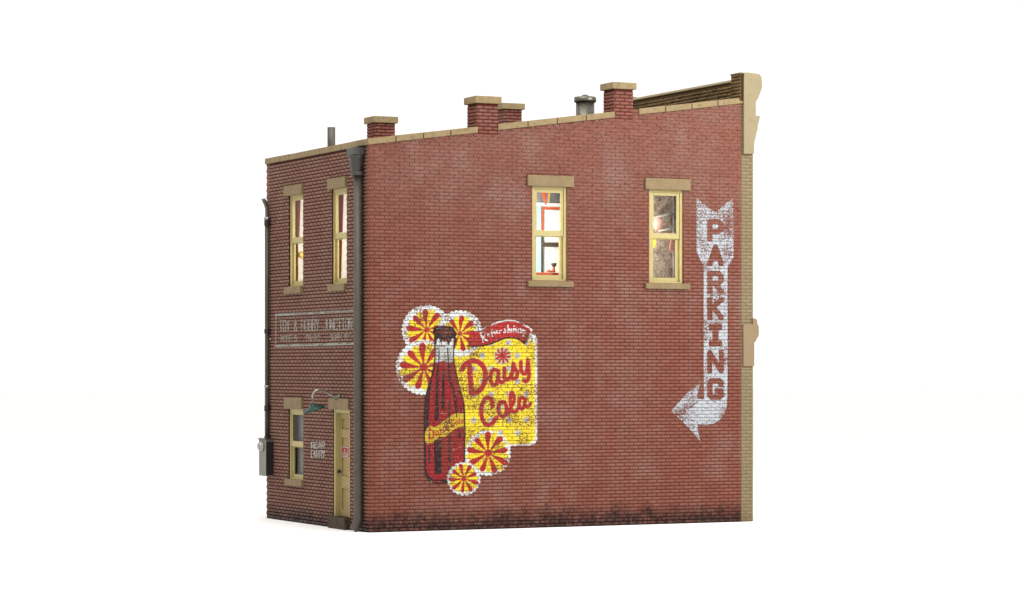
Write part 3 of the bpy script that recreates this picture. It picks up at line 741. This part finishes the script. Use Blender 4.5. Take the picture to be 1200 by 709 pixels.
class Canvas:
    def __init__(s, P, ua, ub, za, zb, step, n=.98):
        s.P, s.n = P, n
        s.u = np.arange(ua, ub, step); s.z = np.arange(za, zb, step)
        U, Z = np.meshgrid(s.u, s.z); s.U, s.Z = U, Z
        X, Y, ZZ = P(U, n, Z); X = X + 0 * U; Y = Y + 0 * U
        s.px, s.py = proj(X, Y, ZZ)
        s.c = np.zeros(U.shape + (3,)); s.a = np.zeros(U.shape)
    def sub(s, xs, ys, pad):
        return (s.px > min(xs) - pad) & (s.px < max(xs) + pad) & (s.py > min(ys) - pad) & (s.py < max(ys) + pad)
    def put(s, mask, cov, col, erase=False):
        if erase: s.a[mask] *= 1 - cov; return
        cov3 = cov[:, None]
        old = s.a[mask]; na = cov + old * (1 - cov)
        cc = np.asarray(col[:3])
        s.c[mask] = np.where(na[:, None] > 1e-5, (cc * cov3 + s.c[mask] * (old * (1 - cov))[:, None]) / np.maximum(na, 1e-5)[:, None], s.c[mask])
        s.a[mask] = na
    def dist(s, m, pts, closed=False):
        x, y = s.px[m], s.py[m]; d = np.full(x.shape, 1e9); tt = np.zeros(x.shape)
        q = list(zip(pts, pts[1:] + pts[:1])) if closed else list(zip(pts[:-1], pts[1:]))
        for i, ((x0, y0), (x1, y1)) in enumerate(q):
            dx, dy = x1 - x0, y1 - y0; L = dx * dx + dy * dy + 1e-9
            t = np.clip(((x - x0) * dx + (y - y0) * dy) / L, 0, 1)
            e = np.hypot(x - x0 - t * dx, y - y0 - t * dy); k = e < d
            d = np.where(k, e, d); tt = np.where(k, (i + t) / len(q), tt)
        return d, tt
    def stroke(s, pts, w, col, w2=None, erase=False, aa=.4):
        xs, ys = zip(*pts); m = s.sub(xs, ys, max(w, w2 or w) + 1)
        if not m.any(): return
        d, t = s.dist(m, pts); ww = w if w2 is None else w + (w2 - w) * t
        s.put(m, np.clip((ww / 2 - d) / aa + .5, 0, 1), col, erase)
    def poly(s, pts, col, erase=False, aa=.4, grow=0.0):
        xs, ys = zip(*pts); m = s.sub(xs, ys, 2 + grow)
        if not m.any(): return
        x, y = s.px[m], s.py[m]; ins = np.zeros(x.shape, bool)
        for (x0, y0), (x1, y1) in zip(pts, pts[1:] + pts[:1]):
            if y0 == y1: continue
            c = ((y0 > y) != (y1 > y)) & (x < (x1 - x0) * (y - y0) / (y1 - y0) + x0); ins ^= c
        d, _ = s.dist(m, pts, True); sd = np.where(ins, -d, d) - grow
        s.put(m, np.clip(-sd / aa + .5, 0, 1), col, erase)
    def disc(s, x, y, r, col, aa=.4):
        m = s.sub([x - r, x + r], [y - r, y + r], 1)
        if m.any(): s.put(m, np.clip((r - np.hypot(s.px[m] - x, s.py[m] - y)) / aa + .5, 0, 1), col)
    def wear(s, amt, joint, phase=0.0, seed=1, sc1=.9, sc2=.06, local=None, soft=.16):
        U, Z = s.U, s.Z
        r = np.floor(Z / BH); fz = Z - r * BH
        fu = (U - phase - np.where(r % 2 == 1, BL / 2, 0)) % BL
        jm = np.maximum(np.clip((JT + .15 - fz) / .35, 0, 1), np.clip((JT + .1 - fu) / .35, 0, 1) * .9)
        bi = np.floor((U - phase - np.where(r % 2 == 1, BL / 2, 0)) / BL)
        br = np.mod(np.sin(bi * 12.9898 + r * 78.233 + seed) * 43758.5453, 1.0)
        n1 = vnoise(U * sc1, Z * sc1 * 1.3, seed) * .6 + vnoise(U * sc1 * 2.3, Z * sc1 * 2.3, seed + 1) * .4
        n2 = vnoise(U * sc2, Z * sc2, seed + 2)
        a = amt + (0 if local is None else local(s.px, s.py))
        k = np.clip((n1 * .75 + n2 * .3 + br * .12 - a) / soft, 0, 1)
        s.a *= (1 - jm * joint) * k
        if soft > .17:
            sp = np.clip((n1 - .76) / .1, 0, 1)[..., None] * .4; s.c = s.c * (1 - sp) + .42 * sp
        s.c *= (1 - .10 * (br - .5) - .12 * jm)[..., None] * (.93 + .14 * n1)[..., None]
    def build(s, name, parent):
        A = s.a; ny, nx = A.shape
        keep = (np.maximum.reduce([A[:-1, :-1], A[1:, :-1], A[:-1, 1:], A[1:, 1:]]) > .02)
        j, i = np.nonzero(keep)
        quads = np.stack([j * nx + i, j * nx + i + 1, (j + 1) * nx + i + 1, (j + 1) * nx + i], 1)
        used, inv = np.unique(quads, return_inverse=True); quads = inv.reshape(-1, 4)
        X, Y, Z = s.P(s.U.ravel()[used], s.n, s.Z.ravel()[used])
        X = X + np.zeros(len(used)); Y = Y + np.zeros(len(used))
        me = bpy.data.meshes.new(name)
        me.vertices.add(len(used)); me.vertices.foreach_set('co', (np.stack([X, Y, Z], 1) * S).astype(np.float32).ravel())
        me.loops.add(quads.size); me.loops.foreach_set('vertex_index', quads.astype(np.int32).ravel())
        me.polygons.add(len(quads)); me.polygons.foreach_set('loop_start', (np.arange(len(quads)) * 4).astype(np.int32))
        me.update(calc_edges=True); me.validate()
        ca = me.color_attributes.new('paint', 'FLOAT_COLOR', 'POINT')
        rgba = np.concatenate([s.c.reshape(-1, 3)[used], A.ravel()[used][:, None]], 1)
        ca.data.foreach_set('color', rgba.astype(np.float32).ravel())
        me.materials.append(M['paint'])
        o = bpy.data.objects.new(name, me); COL.objects.link(o); o.parent = parent
        return o

FONT = {
 'A': [[(0, 6), (2, 0), (4, 6)], [(.8, 4), (3.2, 4)]], 'B': [[(0, 0), (0, 6), (3, 6), (4, 5), (4, 4), (3, 3), (0, 3)], [(0, 0), (3, 0), (3.8, .8), (3.8, 2.2), (3, 3)]],
 'C': [[(4, 1), (3, 0), (1, 0), (0, 1), (0, 5), (1, 6), (3, 6), (4, 5)]], 'D': [[(0, 0), (0, 6), (2.6, 6), (4, 4.6), (4, 1.4), (2.6, 0), (0, 0)]],
 'E': [[(4, 0), (0, 0), (0, 6), (4, 6)], [(0, 3), (3.2, 3)]], 'G': [[(4, 1), (3, 0), (1, 0), (0, 1), (0, 5), (1, 6), (3, 6), (4, 5), (4, 3.2), (2.2, 3.2)]],
 'H': [[(0, 0), (0, 6)], [(4, 0), (4, 6)], [(0, 3), (4, 3)]], 'I': [[(2, 0), (2, 6)], [(.6, 0), (3.4, 0)], [(.6, 6), (3.4, 6)]],
 'J': [[(4, 0), (4, 5), (3, 6), (1, 6), (0, 5)]], 'K': [[(0, 0), (0, 6)], [(4, 0), (0, 3.4)], [(1.3, 2.6), (4, 6)]], 'L': [[(0, 0), (0, 6), (4, 6)]],
 'M': [[(0, 6), (0, 0), (2, 3.5), (4, 0), (4, 6)]], 'N': [[(0, 6), (0, 0), (4, 6), (4, 0)]], 'O': [[(1, 0), (3, 0), (4, 1), (4, 5), (3, 6), (1, 6), (0, 5), (0, 1), (1, 0)]],
 'P': [[(0, 6), (0, 0), (3, 0), (4, 1), (4, 2.4), (3, 3.4), (0, 3.4)]], 'R': [[(0, 6), (0, 0), (3, 0), (4, 1), (4, 2.3), (3, 3.2), (0, 3.2)], [(2, 3.2), (4, 6)]],
 'S': [[(4, .8), (3, 0), (1, 0), (0, 1), (0, 2), (1, 3), (3, 3), (4, 4), (4, 5), (3, 6), (1, 6), (0, 5.2)]], 'T': [[(0, 0), (4, 0)], [(2, 0), (2, 6)]],
 'U': [[(0, 0), (0, 5), (1, 6), (3, 6), (4, 5), (4, 0)]], 'Y': [[(0, 0), (2, 3), (4, 0)], [(2, 3), (2, 6)]],
 '&': [[(4, 6), (1, 1.6), (1.2, .5), (2.2, 0), (3, .8), (2.8, 1.8), (.4, 3.6), (0, 4.8), (1, 6), (2.4, 6), (4, 3.8)]], '-': [[(1, 3), (3, 3)]], ' ': []}
def text(cv, s, quad, w, col, gap=.35, erase=False):
    """capitals fitted into the 4-corner px quad (tl, tr, br, bl)"""
    n = len(s); tl, tr, br, bl = quad
    for i, ch in enumerate(s):
        for stroke in FONT[ch]:
            pts = []
            for gx, gy in stroke:
                a_ = (i + gap / 2 + gx / 4 * (1 - gap)) / n; b_ = gy / 6
                x = (tl[0] * (1 - a_) + tr[0] * a_) * (1 - b_) + (bl[0] * (1 - a_) + br[0] * a_) * b_
                y = (tl[1] * (1 - a_) + tr[1] * a_) * (1 - b_) + (bl[1] * (1 - a_) + br[1] * a_) * b_
                pts.append((x, y))
            cv.stroke(pts, w, col, erase=erase)

def sm(pts, n=5):
    """Catmull-Rom smoothing of a traced line"""
    out = []; p = [pts[0]] + list(pts) + [pts[-1]]
    for i in range(1, len(p) - 2):
        for k in range(n):
            t = k / n; q = []
            for c in (0, 1):
                a_, b_, c_, d_ = p[i - 1][c], p[i][c], p[i + 1][c], p[i + 2][c]
                q.append(.5 * ((2 * b_) + (-a_ + c_) * t + (2 * a_ - 5 * b_ + 4 * c_ - d_) * t * t + (-a_ + 3 * b_ - 3 * c_ + d_) * t ** 3))
            out.append(tuple(q))
    return out + [pts[-1]]
def zl_(pts, x0, y0, k=11.82): return [(x0 + x / k, y0 + y / k) for x, y in pts]

PL_ = 1.5
RED, DRED, YEL, WHT, BLK = rgb(182, 30, 28, PL_), rgb(154, 15, 24, PL_), rgb(246, 218, 36, PL_), rgb(228, 232, 230, PL_), rgb(24, 10, 14, PL_)
# ---- cola advert
ua, zb_ = onY(460, 590); ub, zt_ = onY(636, 350)
cv = Canvas(PR, ua, ub, zb_ - 2, zt_ + 2, .5)
# yellow panel with white border and faded dots
pan = [(531, 396), (622, 391.5), (626, 393.5), (628.6, 397.5), (628.8, 440), (628.6, 514), (626, 519.5), (620, 521.5), (598, 521.8), (590, 540), (550, 545), (531, 520)]
cv.poly(pan, WHT, grow=.8); cv.poly([(532, 398), (621, 393.5), (625, 397), (627, 402), (627, 512), (624.5, 517.5), (619, 520.2), (598, 520.6), (590, 538), (550, 543), (532, 518)], YEL)
for i in range(6):
    for j in range(8):
        x, y = 555 + i * 20.6 - (10.3 if j % 2 else 0), 402 + j * 15.1 + i * -.2
        if 548 < x < 625 and y < 516:
            cv.disc(x, y, 3.4, rgb(222, 222, 216), aa=1.6)
cv.poly([(626.6, 391), (629.6, 396), (629.6, 516), (626.6, 520), (627.2, 512), (627.2, 400)], WHT)
cv.poly(sm([(617, 391), (624, 392), (628, 397), (628.8, 404), (624, 400), (619, 397)]), WHT)
# daisies
def daisy(x, y, r, rw_, n, rot, hub, yel=YEL, white=True, ks=1.0):
    if white:
        cv.disc(x, y, rw_ - 2.8, WHT)
        m = max(10, int(2 * math.pi * rw_ / 5.4))
        for k in range(m):
            t = 2 * math.pi * k / m + rot; cv.disc(x + (rw_ - 2.4) * math.cos(t), y + (rw_ - 2.4) * math.sin(t), 2.7, WHT)
    cv.disc(x, y, r * .8, rgb(228, 196, 70))
    for k in range(n * 2):
        t = math.pi * k / n + rot; c_, s_ = math.cos(t), math.sin(t)
        col = RED if k % 2 else yel
        L = r * (1.0 + .06 * math.sin(k * 7.3)); w_ = L * math.pi / n * .44
        pts = [(L * .16, -w_ * .16), (L * .6, -w_ * .8), (L * .88, -w_ * .95), (L, -w_ * .35), (L, w_ * .35), (L * .88, w_ * .95), (L * .6, w_ * .8), (L * .16, w_ * .16)]
        cv.poly([(x + a_ * c_ - b_ * s_, y + a_ * s_ + b_ * c_) for a_, b_ in pts], col)
    cv.disc(x, y, hub, RED)
daisy(572, 531, 24.6, 26.6, 9, .17, 4.4)
daisy(500, 386.5, 23.6, 29.2, 9, .1, 3.0)
daisy(538.7, 391, 21, 27.4, 9, .3, 2.4)
daisy(496.4, 430.5, 28, 32.4, 9, .12, 4.6)
# ribbon
rt = zl_([(125, 455), (175, 452), (290, 435), (350, 404), (440, 368), (540, 330), (640, 310), (740, 314), (800, 334), (870, 364), (935, 402), (978, 436)], 540, 350)
rb = zl_([(968, 458), (930, 540), (892, 632), (880, 622), (810, 566), (720, 538), (620, 542), (500, 586), (400, 626), (300, 646), (200, 656), (100, 650)], 540, 350)
cv.poly(sm(rt) + sm(rb), RED)
cv.stroke(zl_([(178, 445), (250, 440), (290, 428), (345, 400)], 540, 350), 1.2, WHT); cv.stroke(zl_([(430, 362), (500, 330), (540, 318), (640, 302), (740, 306), (800, 324)], 540, 350), 1.7, WHT)
cv.stroke(zl_([(872, 360), (940, 398), (984, 432), (972, 460)], 540, 350), 1.7, WHT)
cv.stroke(sm(zl_([(90, 654), (200, 660), (300, 650), (400, 630), (500, 592), (620, 546), (720, 540), (810, 570), (885, 628)], 540, 350)), 1.9, BLK)
cv.poly(zl_([(965, 460), (925, 545), (892, 640), (820, 574), (880, 590), (912, 520)], 540, 350), BLK)
K2 = 17.14
def rib(pts, w=1.15): cv.stroke(sm([(555 + x / K2, 365 + y / K2) for x, y in pts], 3), w, WHT)
rib([(150, 470), (175, 540), (190, 610)], 1.7); rib([(130, 440), (180, 410), (230, 420), (225, 480), (180, 510)], 1.2); rib([(190, 515), (230, 560), (270, 585)], 1.7)
for x, y in ((300, 470), (420, 420), (470, 410)): rib([(x - 18, y + 10), (x + 14, y - 12), (x - 8, y - 26), (x - 16, y + 14), (x + 22, y + 24)], .9)
rib([(380, 500), (360, 400), (380, 370)], 1.2); rib([(345, 440), (395, 425)], .9)
rib([(520, 440), (525, 390), (560, 380)], 1.0)
rib([(600, 420), (640, 390), (620, 350), (650, 400), (620, 425)], 1.1)
rib([(690, 270), (690, 350), (690, 420)], 1.3); rib([(690, 380), (725, 350), (730, 415)], 1.1); rib([(760, 350), (765, 415)], 1.3); rib([(815, 290), (818, 300)], 1.3)
rib([(800, 345), (805, 410)], 1.2); rib([(805, 370), (845, 340), (850, 410)], 1.2); rib([(940, 350), (900, 350), (890, 410), (930, 420), (950, 360)], 1.2); rib([(990, 365), (950, 430)], 1.3)
rib([(1035, 385), (1000, 380), (985, 430), (1020, 440), (1040, 390), (1010, 480), (985, 492)], 1.3)
# lettering
def d4(pts, w, x0=540, y0=400, w2=None): cv.stroke(sm(zl_(pts, x0, y0)), w, RED, w2)
def halo(pts, w, x0, y0): cv.stroke(sm(zl_(pts, x0, y0)), w, rgb(240, 226, 150))
DA = [([(125, 350), (130, 480), (140, 600), (150, 700)], 5.6), ([(15, 390), (60, 320), (150, 275), (240, 285), (310, 350), (342, 450), (330, 570), (270, 670), (190, 715), (140, 705)], 5.2),
      ([(525, 415), (470, 392), (425, 430), (412, 520), (440, 600), (490, 590), (515, 510), (520, 420)], 4.0), ([(522, 430), (525, 520), (560, 570), (605, 545)], 3.6),
      ([(605, 375), (605, 500), (640, 530), (680, 505)], 4.0), ([(675, 512), (715, 430), (728, 310), (745, 370), (785, 430), (768, 500), (720, 515)], 4.0),
      ([(832, 285), (836, 400), (880, 450), (915, 410), (928, 260)], 4.0), ([(928, 255), (942, 400), (940, 510), (905, 560), (875, 535)], 3.8)]
for p, w_ in DA: halo(p, w_ + 1.4, 540, 400)
for p, w_ in DA: d4(p, w_ * 1.15)
CO = [([(440, 310), (425, 215), (370, 188), (310, 245), (282, 360), (300, 490), (360, 565), (430, 550), (492, 465)], 4.4), ([(575, 250), (528, 285), (525, 380), (570, 450), (620, 420), (632, 320), (605, 252), (560, 248)], 4.0),
      ([(628, 420), (670, 390), (690, 330), (735, 250), (735, 160), (705, 115), (685, 170), (690, 300), (715, 380), (765, 375), (800, 330)], 3.6), ([(890, 215), (850, 188), (812, 225), (808, 305), (845, 345), (882, 300), (890, 215)], 3.8), ([(892, 220), (898, 295), (935, 310), (965, 270)], 3.2)]
for p, w_ in CO: halo(p, w_ + 1.4, 540, 450)
for p, w_ in CO: d4(p, w_ * 1.15, 540, 450)
ax, ay = 540 + 580 / 11.82, 400 + 200 / 11.82
cv.disc(ax, ay, 10, rgb(236, 228, 190), aa=2.5)
for k in range(10):
    t = 2 * math.pi * k / 10 + .2; cv.stroke([(ax, ay), (ax + 8.2 * math.cos(t), ay + 8.2 * math.sin(t))], 1.6, RED, 2.6)
cv.disc(ax, ay, 2.6, RED)
# bottle
left = [(508.6, 398), (509, 410), (508.4, 424), (505.6, 438), (502.2, 450), (499, 461), (497.3, 475), (496.5, 490), (496.7, 515), (496.9, 540), (497.6, 553), (500, 560), (504, 564.8), (512, 566.6)]
right = [(535, 398), (532.6, 410), (532.2, 420), (534.6, 432), (537, 444), (540, 457), (542.6, 464), (544.5, 473), (545.4, 488), (545.4, 520), (545, 548), (543, 560), (536, 566)]
bot = sm(left) + sm(right)[::-1]
cv.poly(bot, BLK)
il = [(x + 2.5, y) for x, y in left[:-3]] + [(503.6, 558.6), (509, 561.8)]; ir = [(x - 2.2, y) for x, y in right[:-2]] + [(540.6, 557), (534, 561.6)]
cv.poly(sm(il) + sm(ir)[::-1], DRED)
cv.poly([(510.6, 400), (531.4, 400), (530.6, 424.5), (526, 425.5), (519, 423), (510.4, 425)], rgb(226, 232, 228))
for p, a_, b_ in (([(514.6, 411), (514.2, 424)], 1.1, 1.4), ([(524.6, 408), (525.4, 424)], 1.6, 1.6)): cv.stroke(p, a_, BLK, b_)
S_ = [([(513.4, 427), (512.6, 440), (512.2, 460), (512.2, 478), (511.6, 491)], 1.4, 3.2), ([(519.4, 434), (519.4, 450), (519, 478)], 1.8, 2.4), ([(526, 426), (527, 446), (530.6, 455), (533.4, 466), (535, 482)], 1.8, 2.0),
      ([(526.6, 471), (526.4, 496)], 1.2, 1.4), ([(505.2, 446), (502.6, 463), (501, 484), (500.5, 502)], 1.4, 2.4), ([(540, 476), (541, 488)], .8, .8),
      ([(513.4, 514), (513, 530), (513.4, 552)], 6.2, 5.4), ([(527, 507), (527, 541)], 1.8, 2.2), ([(503.2, 522), (503, 541)], 1.2, 1.6), ([(538.6, 504), (538.4, 512)], 1.4, 2.2), ([(526, 547.5), (526.4, 550.5)], 1.6, 1.6)]
for p, a_, b_ in S_: cv.stroke(p, a_ * 1.55, BLK, b_ * 1.55)
for p in ([(529, 527.5), (533, 526.2), (540, 524)], [(517, 484.5), (524, 484)], [(531, 526.4), (532, 529)]): cv.stroke(p, .8, rgb(232, 150, 140))
cv.poly([(505, 563.3), (519, 564.2), (519, 565.2), (508, 564.8)], DRED)
# crown cap
cv.poly([(507.8, 385), (510.5, 382.2), (520, 381.2), (531, 383), (535.4, 391), (534, 394.5), (536, 399), (531, 397.5), (528, 402.5), (525.5, 404.5), (522.5, 397), (520, 402), (517, 404.4), (514, 397), (511, 403.5), (508.4, 402), (508.6, 393), (507, 389)], BLK)
cv.stroke([(511.5, 389.4), (518, 389), (526, 388.6), (533, 390)], 1.5, rgb(150, 30, 30)); cv.stroke([(512, 385.4), (517, 384.2)], .8, rgb(130, 120, 120))
cv.poly([(511.5, 400), (513.4, 396.5), (515.6, 399.6), (517.4, 404), (514, 405.4)], WHT); cv.poly([(526.5, 403), (529.5, 397.4), (531.4, 396), (530.8, 400.5), (528.6, 406)], WHT)
cv.poly([(517.5, 402), (518.8, 398.2), (521, 402.4), (520, 405)], WHT)
cv.stroke([(511, 404.6), (517, 405.8), (521, 405.2)], 1.0, BLK)
# label band
up = [(498.2, 507), (501.8, 500), (505, 499.2), (509.4, 500.6), (514, 498.6), (517, 495.5), (521.6, 492.4), (527, 488.6), (531, 485.6), (536, 484.2), (543.4, 484.6)]
dn = [(543.4, 500.6), (538, 501), (533, 502.4), (528, 506.6), (524, 510.4), (519, 512.4), (515, 511.6), (511, 515), (508, 518.4), (502, 519.6), (498.4, 518.4), (497.8, 512)]
cv.poly(up + dn, rgb(246, 214, 50))
for p, w_ in (([(503.6, 504), (503, 510), (503.2, 514.6)], 1.7), ([(501.2, 505), (504, 502.4), (508, 505.5), (508, 511), (505.4, 514.4), (502.6, 514.6)], 1.5), ([(513, 505.5), (510.6, 507), (510.8, 511), (513.4, 509.4), (513.4, 505.6), (514.6, 509.4)], 1.2),
              ([(516.4, 503.4), (516.6, 508)], 1.3), ([(520, 501), (518.8, 503.4), (521.2, 505), (519.2, 506.8)], 1.2), ([(522.4, 500.4), (523, 503.6), (525.4, 503), (525, 498.6), (525.6, 506)], 1.2),
              ([(531.4, 491.6), (528.8, 493.4), (528.8, 498.4), (531.8, 498.6)], 1.5), ([(535, 493.4), (533.4, 496), (535.4, 497.6), (537, 494.6), (535, 493.4)], 1.2), ([(538.6, 489.6), (538.6, 496.4)], 1.2), ([(542, 492), (540.4, 494), (541.4, 496.4), (543, 493)], 1.2)):
    cv.stroke(p, w_, RED)
for p in ([(526.5, 486), (526.6, 496)], [(535, 482), (535.2, 489)]): cv.stroke(p, 1.3, BLK)
daisy(543.5, 561, 17.4, 19.6, 9, -.05, 3.0)
def adv_local(px, py):
    return .12 * np.exp(-((px - 552) ** 2 / 60 + (py - 478) ** 2 / 14)) + .10 * np.exp(-((px - 610) ** 2 / 50 + (py - 498) ** 2 / 16)) + .08 * np.exp(-((px - 556) ** 2 / 50 + (py - 418) ** 2 / 20))
cv.wear(.38, .55, 0.0, 3, local=adv_local, soft=.2)
adv = cv.build('painted_advert', side_wall)
adv['label'] = 'painted cola bottle advert with daisies and yellow panel'

# ---- parking arrow
ua, zb_ = onY(783, 522); ub, zt_ = onY(864, 228)
cv = Canvas(PR, ua, ub, zb_, zt_, .5)
PWH = rgb(200, 207, 214, 1.75)
arrow = [(816.2, 231.2), (820, 235), (828, 241.5), (838.2, 249), (847, 241.5), (855, 235), (859.2, 231.6), (859.6, 301.5), (852.6, 313), (852.6, 440), (852.4, 466), (851.6, 476), (848.6, 485), (843.6, 492), (836, 496.6), (828, 497.8),
         (817.4, 497.6), (818.6, 508), (820.9, 517.9), (812, 507), (800, 494), (786.6, 481.8), (794, 473), (806, 460), (820.4, 449.2), (818, 458), (816.6, 467.4), (825.2, 468), (824.6, 440), (824.6, 313), (816.4, 296)]
cv.poly(arrow, PWH)
bx0, bx1 = 828.6, 848.2
for ch, y0, y1 in (('P', 257.5, 282), ('A', 287.5, 311), ('R', 318.5, 344), ('K', 349.5, 374), ('I', 380.8, 404.8), ('N', 411.2, 436.8), ('G', 444.2, 467.4)):
    glyph = FONT[ch] if ch != 'G' else [[(4, 1.3), (4, .6), (3.4, 0), (.6, 0), (0, .6), (0, 5.4), (.6, 6), (3.4, 6), (4, 5.4), (4, 3.7), (2.7, 3.7)]]
    y0, y1 = y0 - 1.2, y1 + 1.2
    for stroke in glyph:
        w_ = {'A': 6.3, 'N': 5.9, 'K': 6.3, 'I': 7.4}.get(ch, 6.5); h_ = w_ / 2
        pts = [(bx0 + h_ + gx / 4 * (bx1 - bx0 - w_), y0 + h_ + gy / 6 * (y1 - y0 - w_)) for gx, gy in stroke]
        cv.stroke(pts, w_, PWH, erase=True)
        for x, y in (pts[0], pts[-1]):
            q = h_ * .96; cv.poly([(x - q, y - q), (x + q, y - q), (x + q, y + q), (x - q, y + q)], PWH, erase=True)
def arr_local(px, py):
    g = lambda x, y, sx, sy: np.exp(-((px - x) ** 2 / sx + (py - y) ** 2 / sy))
    return .16 * g(797, 483, 160, 160) + .12 * g(822, 270, 30, 200) + .14 * g(854, 265, 30, 300) - .05 + .09 * g(836, 493, 200, 60) + .08 * g(838, 440, 60, 40) + .06 * g(838, 345, 60, 60)
cv.wear(.475, .55, 0.0, 9, sc1=1.0, local=arr_local, soft=.14)
pk = cv.build('painted_arrow', side_wall); pk['label'] = 'worn white painted arrow with the word parking'

# ---- sign on the rear wall
yb_, zt_ = onX(321, 358); ya_, _ = onX(422, 358); _, zb_ = onX(321, 411)
cv = Canvas(PL, ya_, yb_, zb_, zt_, .55)
SW = rgb(176, 176, 164, 1.8)
cv.stroke([(323.6, 369.0), (421, 363.8)], 3.2, SW); cv.stroke([(323.2, 405.6), (416, 402.6)], 3.2, SW); cv.stroke([(323.3, 368), (323.3, 406)], 1.0, SW); 
text(cv, 'TOY & HOBBY JUNCTION', [(327, 375.4), (413, 372.6), (413, 386.2), (327, 388.2)], 1.15, SW, .26)
text(cv, 'MODELS - TRAINS - SUPPLIES', [(329, 393.6), (412.6, 391.5), (412.6, 398.1), (329, 400.2)], .95, SW, .3)
cv.wear(.29, .45, 3.0, 21, sc1=.55, local=lambda px, py: .14 * ((py > 389.5) & (py < 401)) + .03 * ((py > 371) & (py < 389)))
ps = cv.build('painted_sign', rear_wall); ps['label'] = 'faded white painted shop sign'
# ---- small lettering beside the door
yb_, zt_ = onX(362, 515); ya_, _ = onX(383, 515); _, zb_ = onX(362, 539.5)
cv = Canvas(PL, ya_, yb_, zb_, zt_, .45)
text(cv, 'REAR', [(364.4, 518.4), (380.8, 518), (380.8, 525.2), (364.4, 525.2)], 1.15, rgb(190, 188, 182, 1.6), .2)
text(cv, 'ENTRY', [(364.4, 528), (381, 528), (381, 536), (364.4, 536)], 1.1, rgb(190, 188, 182, 1.6), .2)
cv.wear(.1, .3, 3.0, 5, sc1=.7)
pl = cv.build('painted_lettering', rear_wall); pl['label'] = 'small white painted words beside the door'

# ================================================================== TABLETOP, WORLD, LIGHTS, CAMERA
mb = MB(); mb.add([(-14000, -14000, -.05), (14000, -14000, -.05), (14000, 20000, -.05), (-14000, 20000, -.05)], [(0, 1, 2, 3)])
tb = mb.build('tabletop', M['table'], None, recalc=False); tag(tb, kind='structure')

wd = bpy.data.worlds.new('World'); sc.world = wd; wd.use_nodes = True
bg = wd.node_tree.nodes['Background']; bg.inputs[0].default_value = (1, .995, .985, 1); bg.inputs[1].default_value = 1.12

ctr = Vector((250, 170, 240)) * S
def softbox(name, d, dist, size, power, col=(1, .97, .93)):
    L = bpy.data.lights.new(name, 'AREA'); L.shape = 'SQUARE'; L.size = size; L.energy = power; L.color = col
    o = bpy.data.objects.new(name, L); COL.objects.link(o)
    d = Vector(d).normalized(); o.location = ctr + d * dist
    o.rotation_euler = (-d).to_track_quat('-Z', 'Y').to_euler(); return o
softbox('key_softbox', (.5, -.75, .5), 22, 7, 4200)
softbox('top_softbox', (-.3, -.2, 1), 17, 13, 2900)

cam = bpy.data.cameras.new('camera'); co = bpy.data.objects.new('camera', cam); COL.objects.link(co)
co.location = (CX * S, CY * S, CZ * S)
co.rotation_euler = (math.pi / 2, 0, -math.atan2(FW[0], FW[1]))
cam.sensor_width = 36; cam.sensor_fit = 'HORIZONTAL'; cam.lens = F / 1200 * 36
cam.shift_y = (HOR - 354.5) / 1200; cam.clip_end = 2000; cam.clip_start = .5
sc.camera = co
sc.view_settings.view_transform = 'Standard'; sc.view_settings.look = 'None'
sc.view_settings.exposure = 0; sc.view_settings.gamma = 1
sc.render.resolution_x, sc.render.resolution_y = 1024, 605
sc.cycles.max_bounces = 8; sc.cycles.transparent_max_bounces = 24
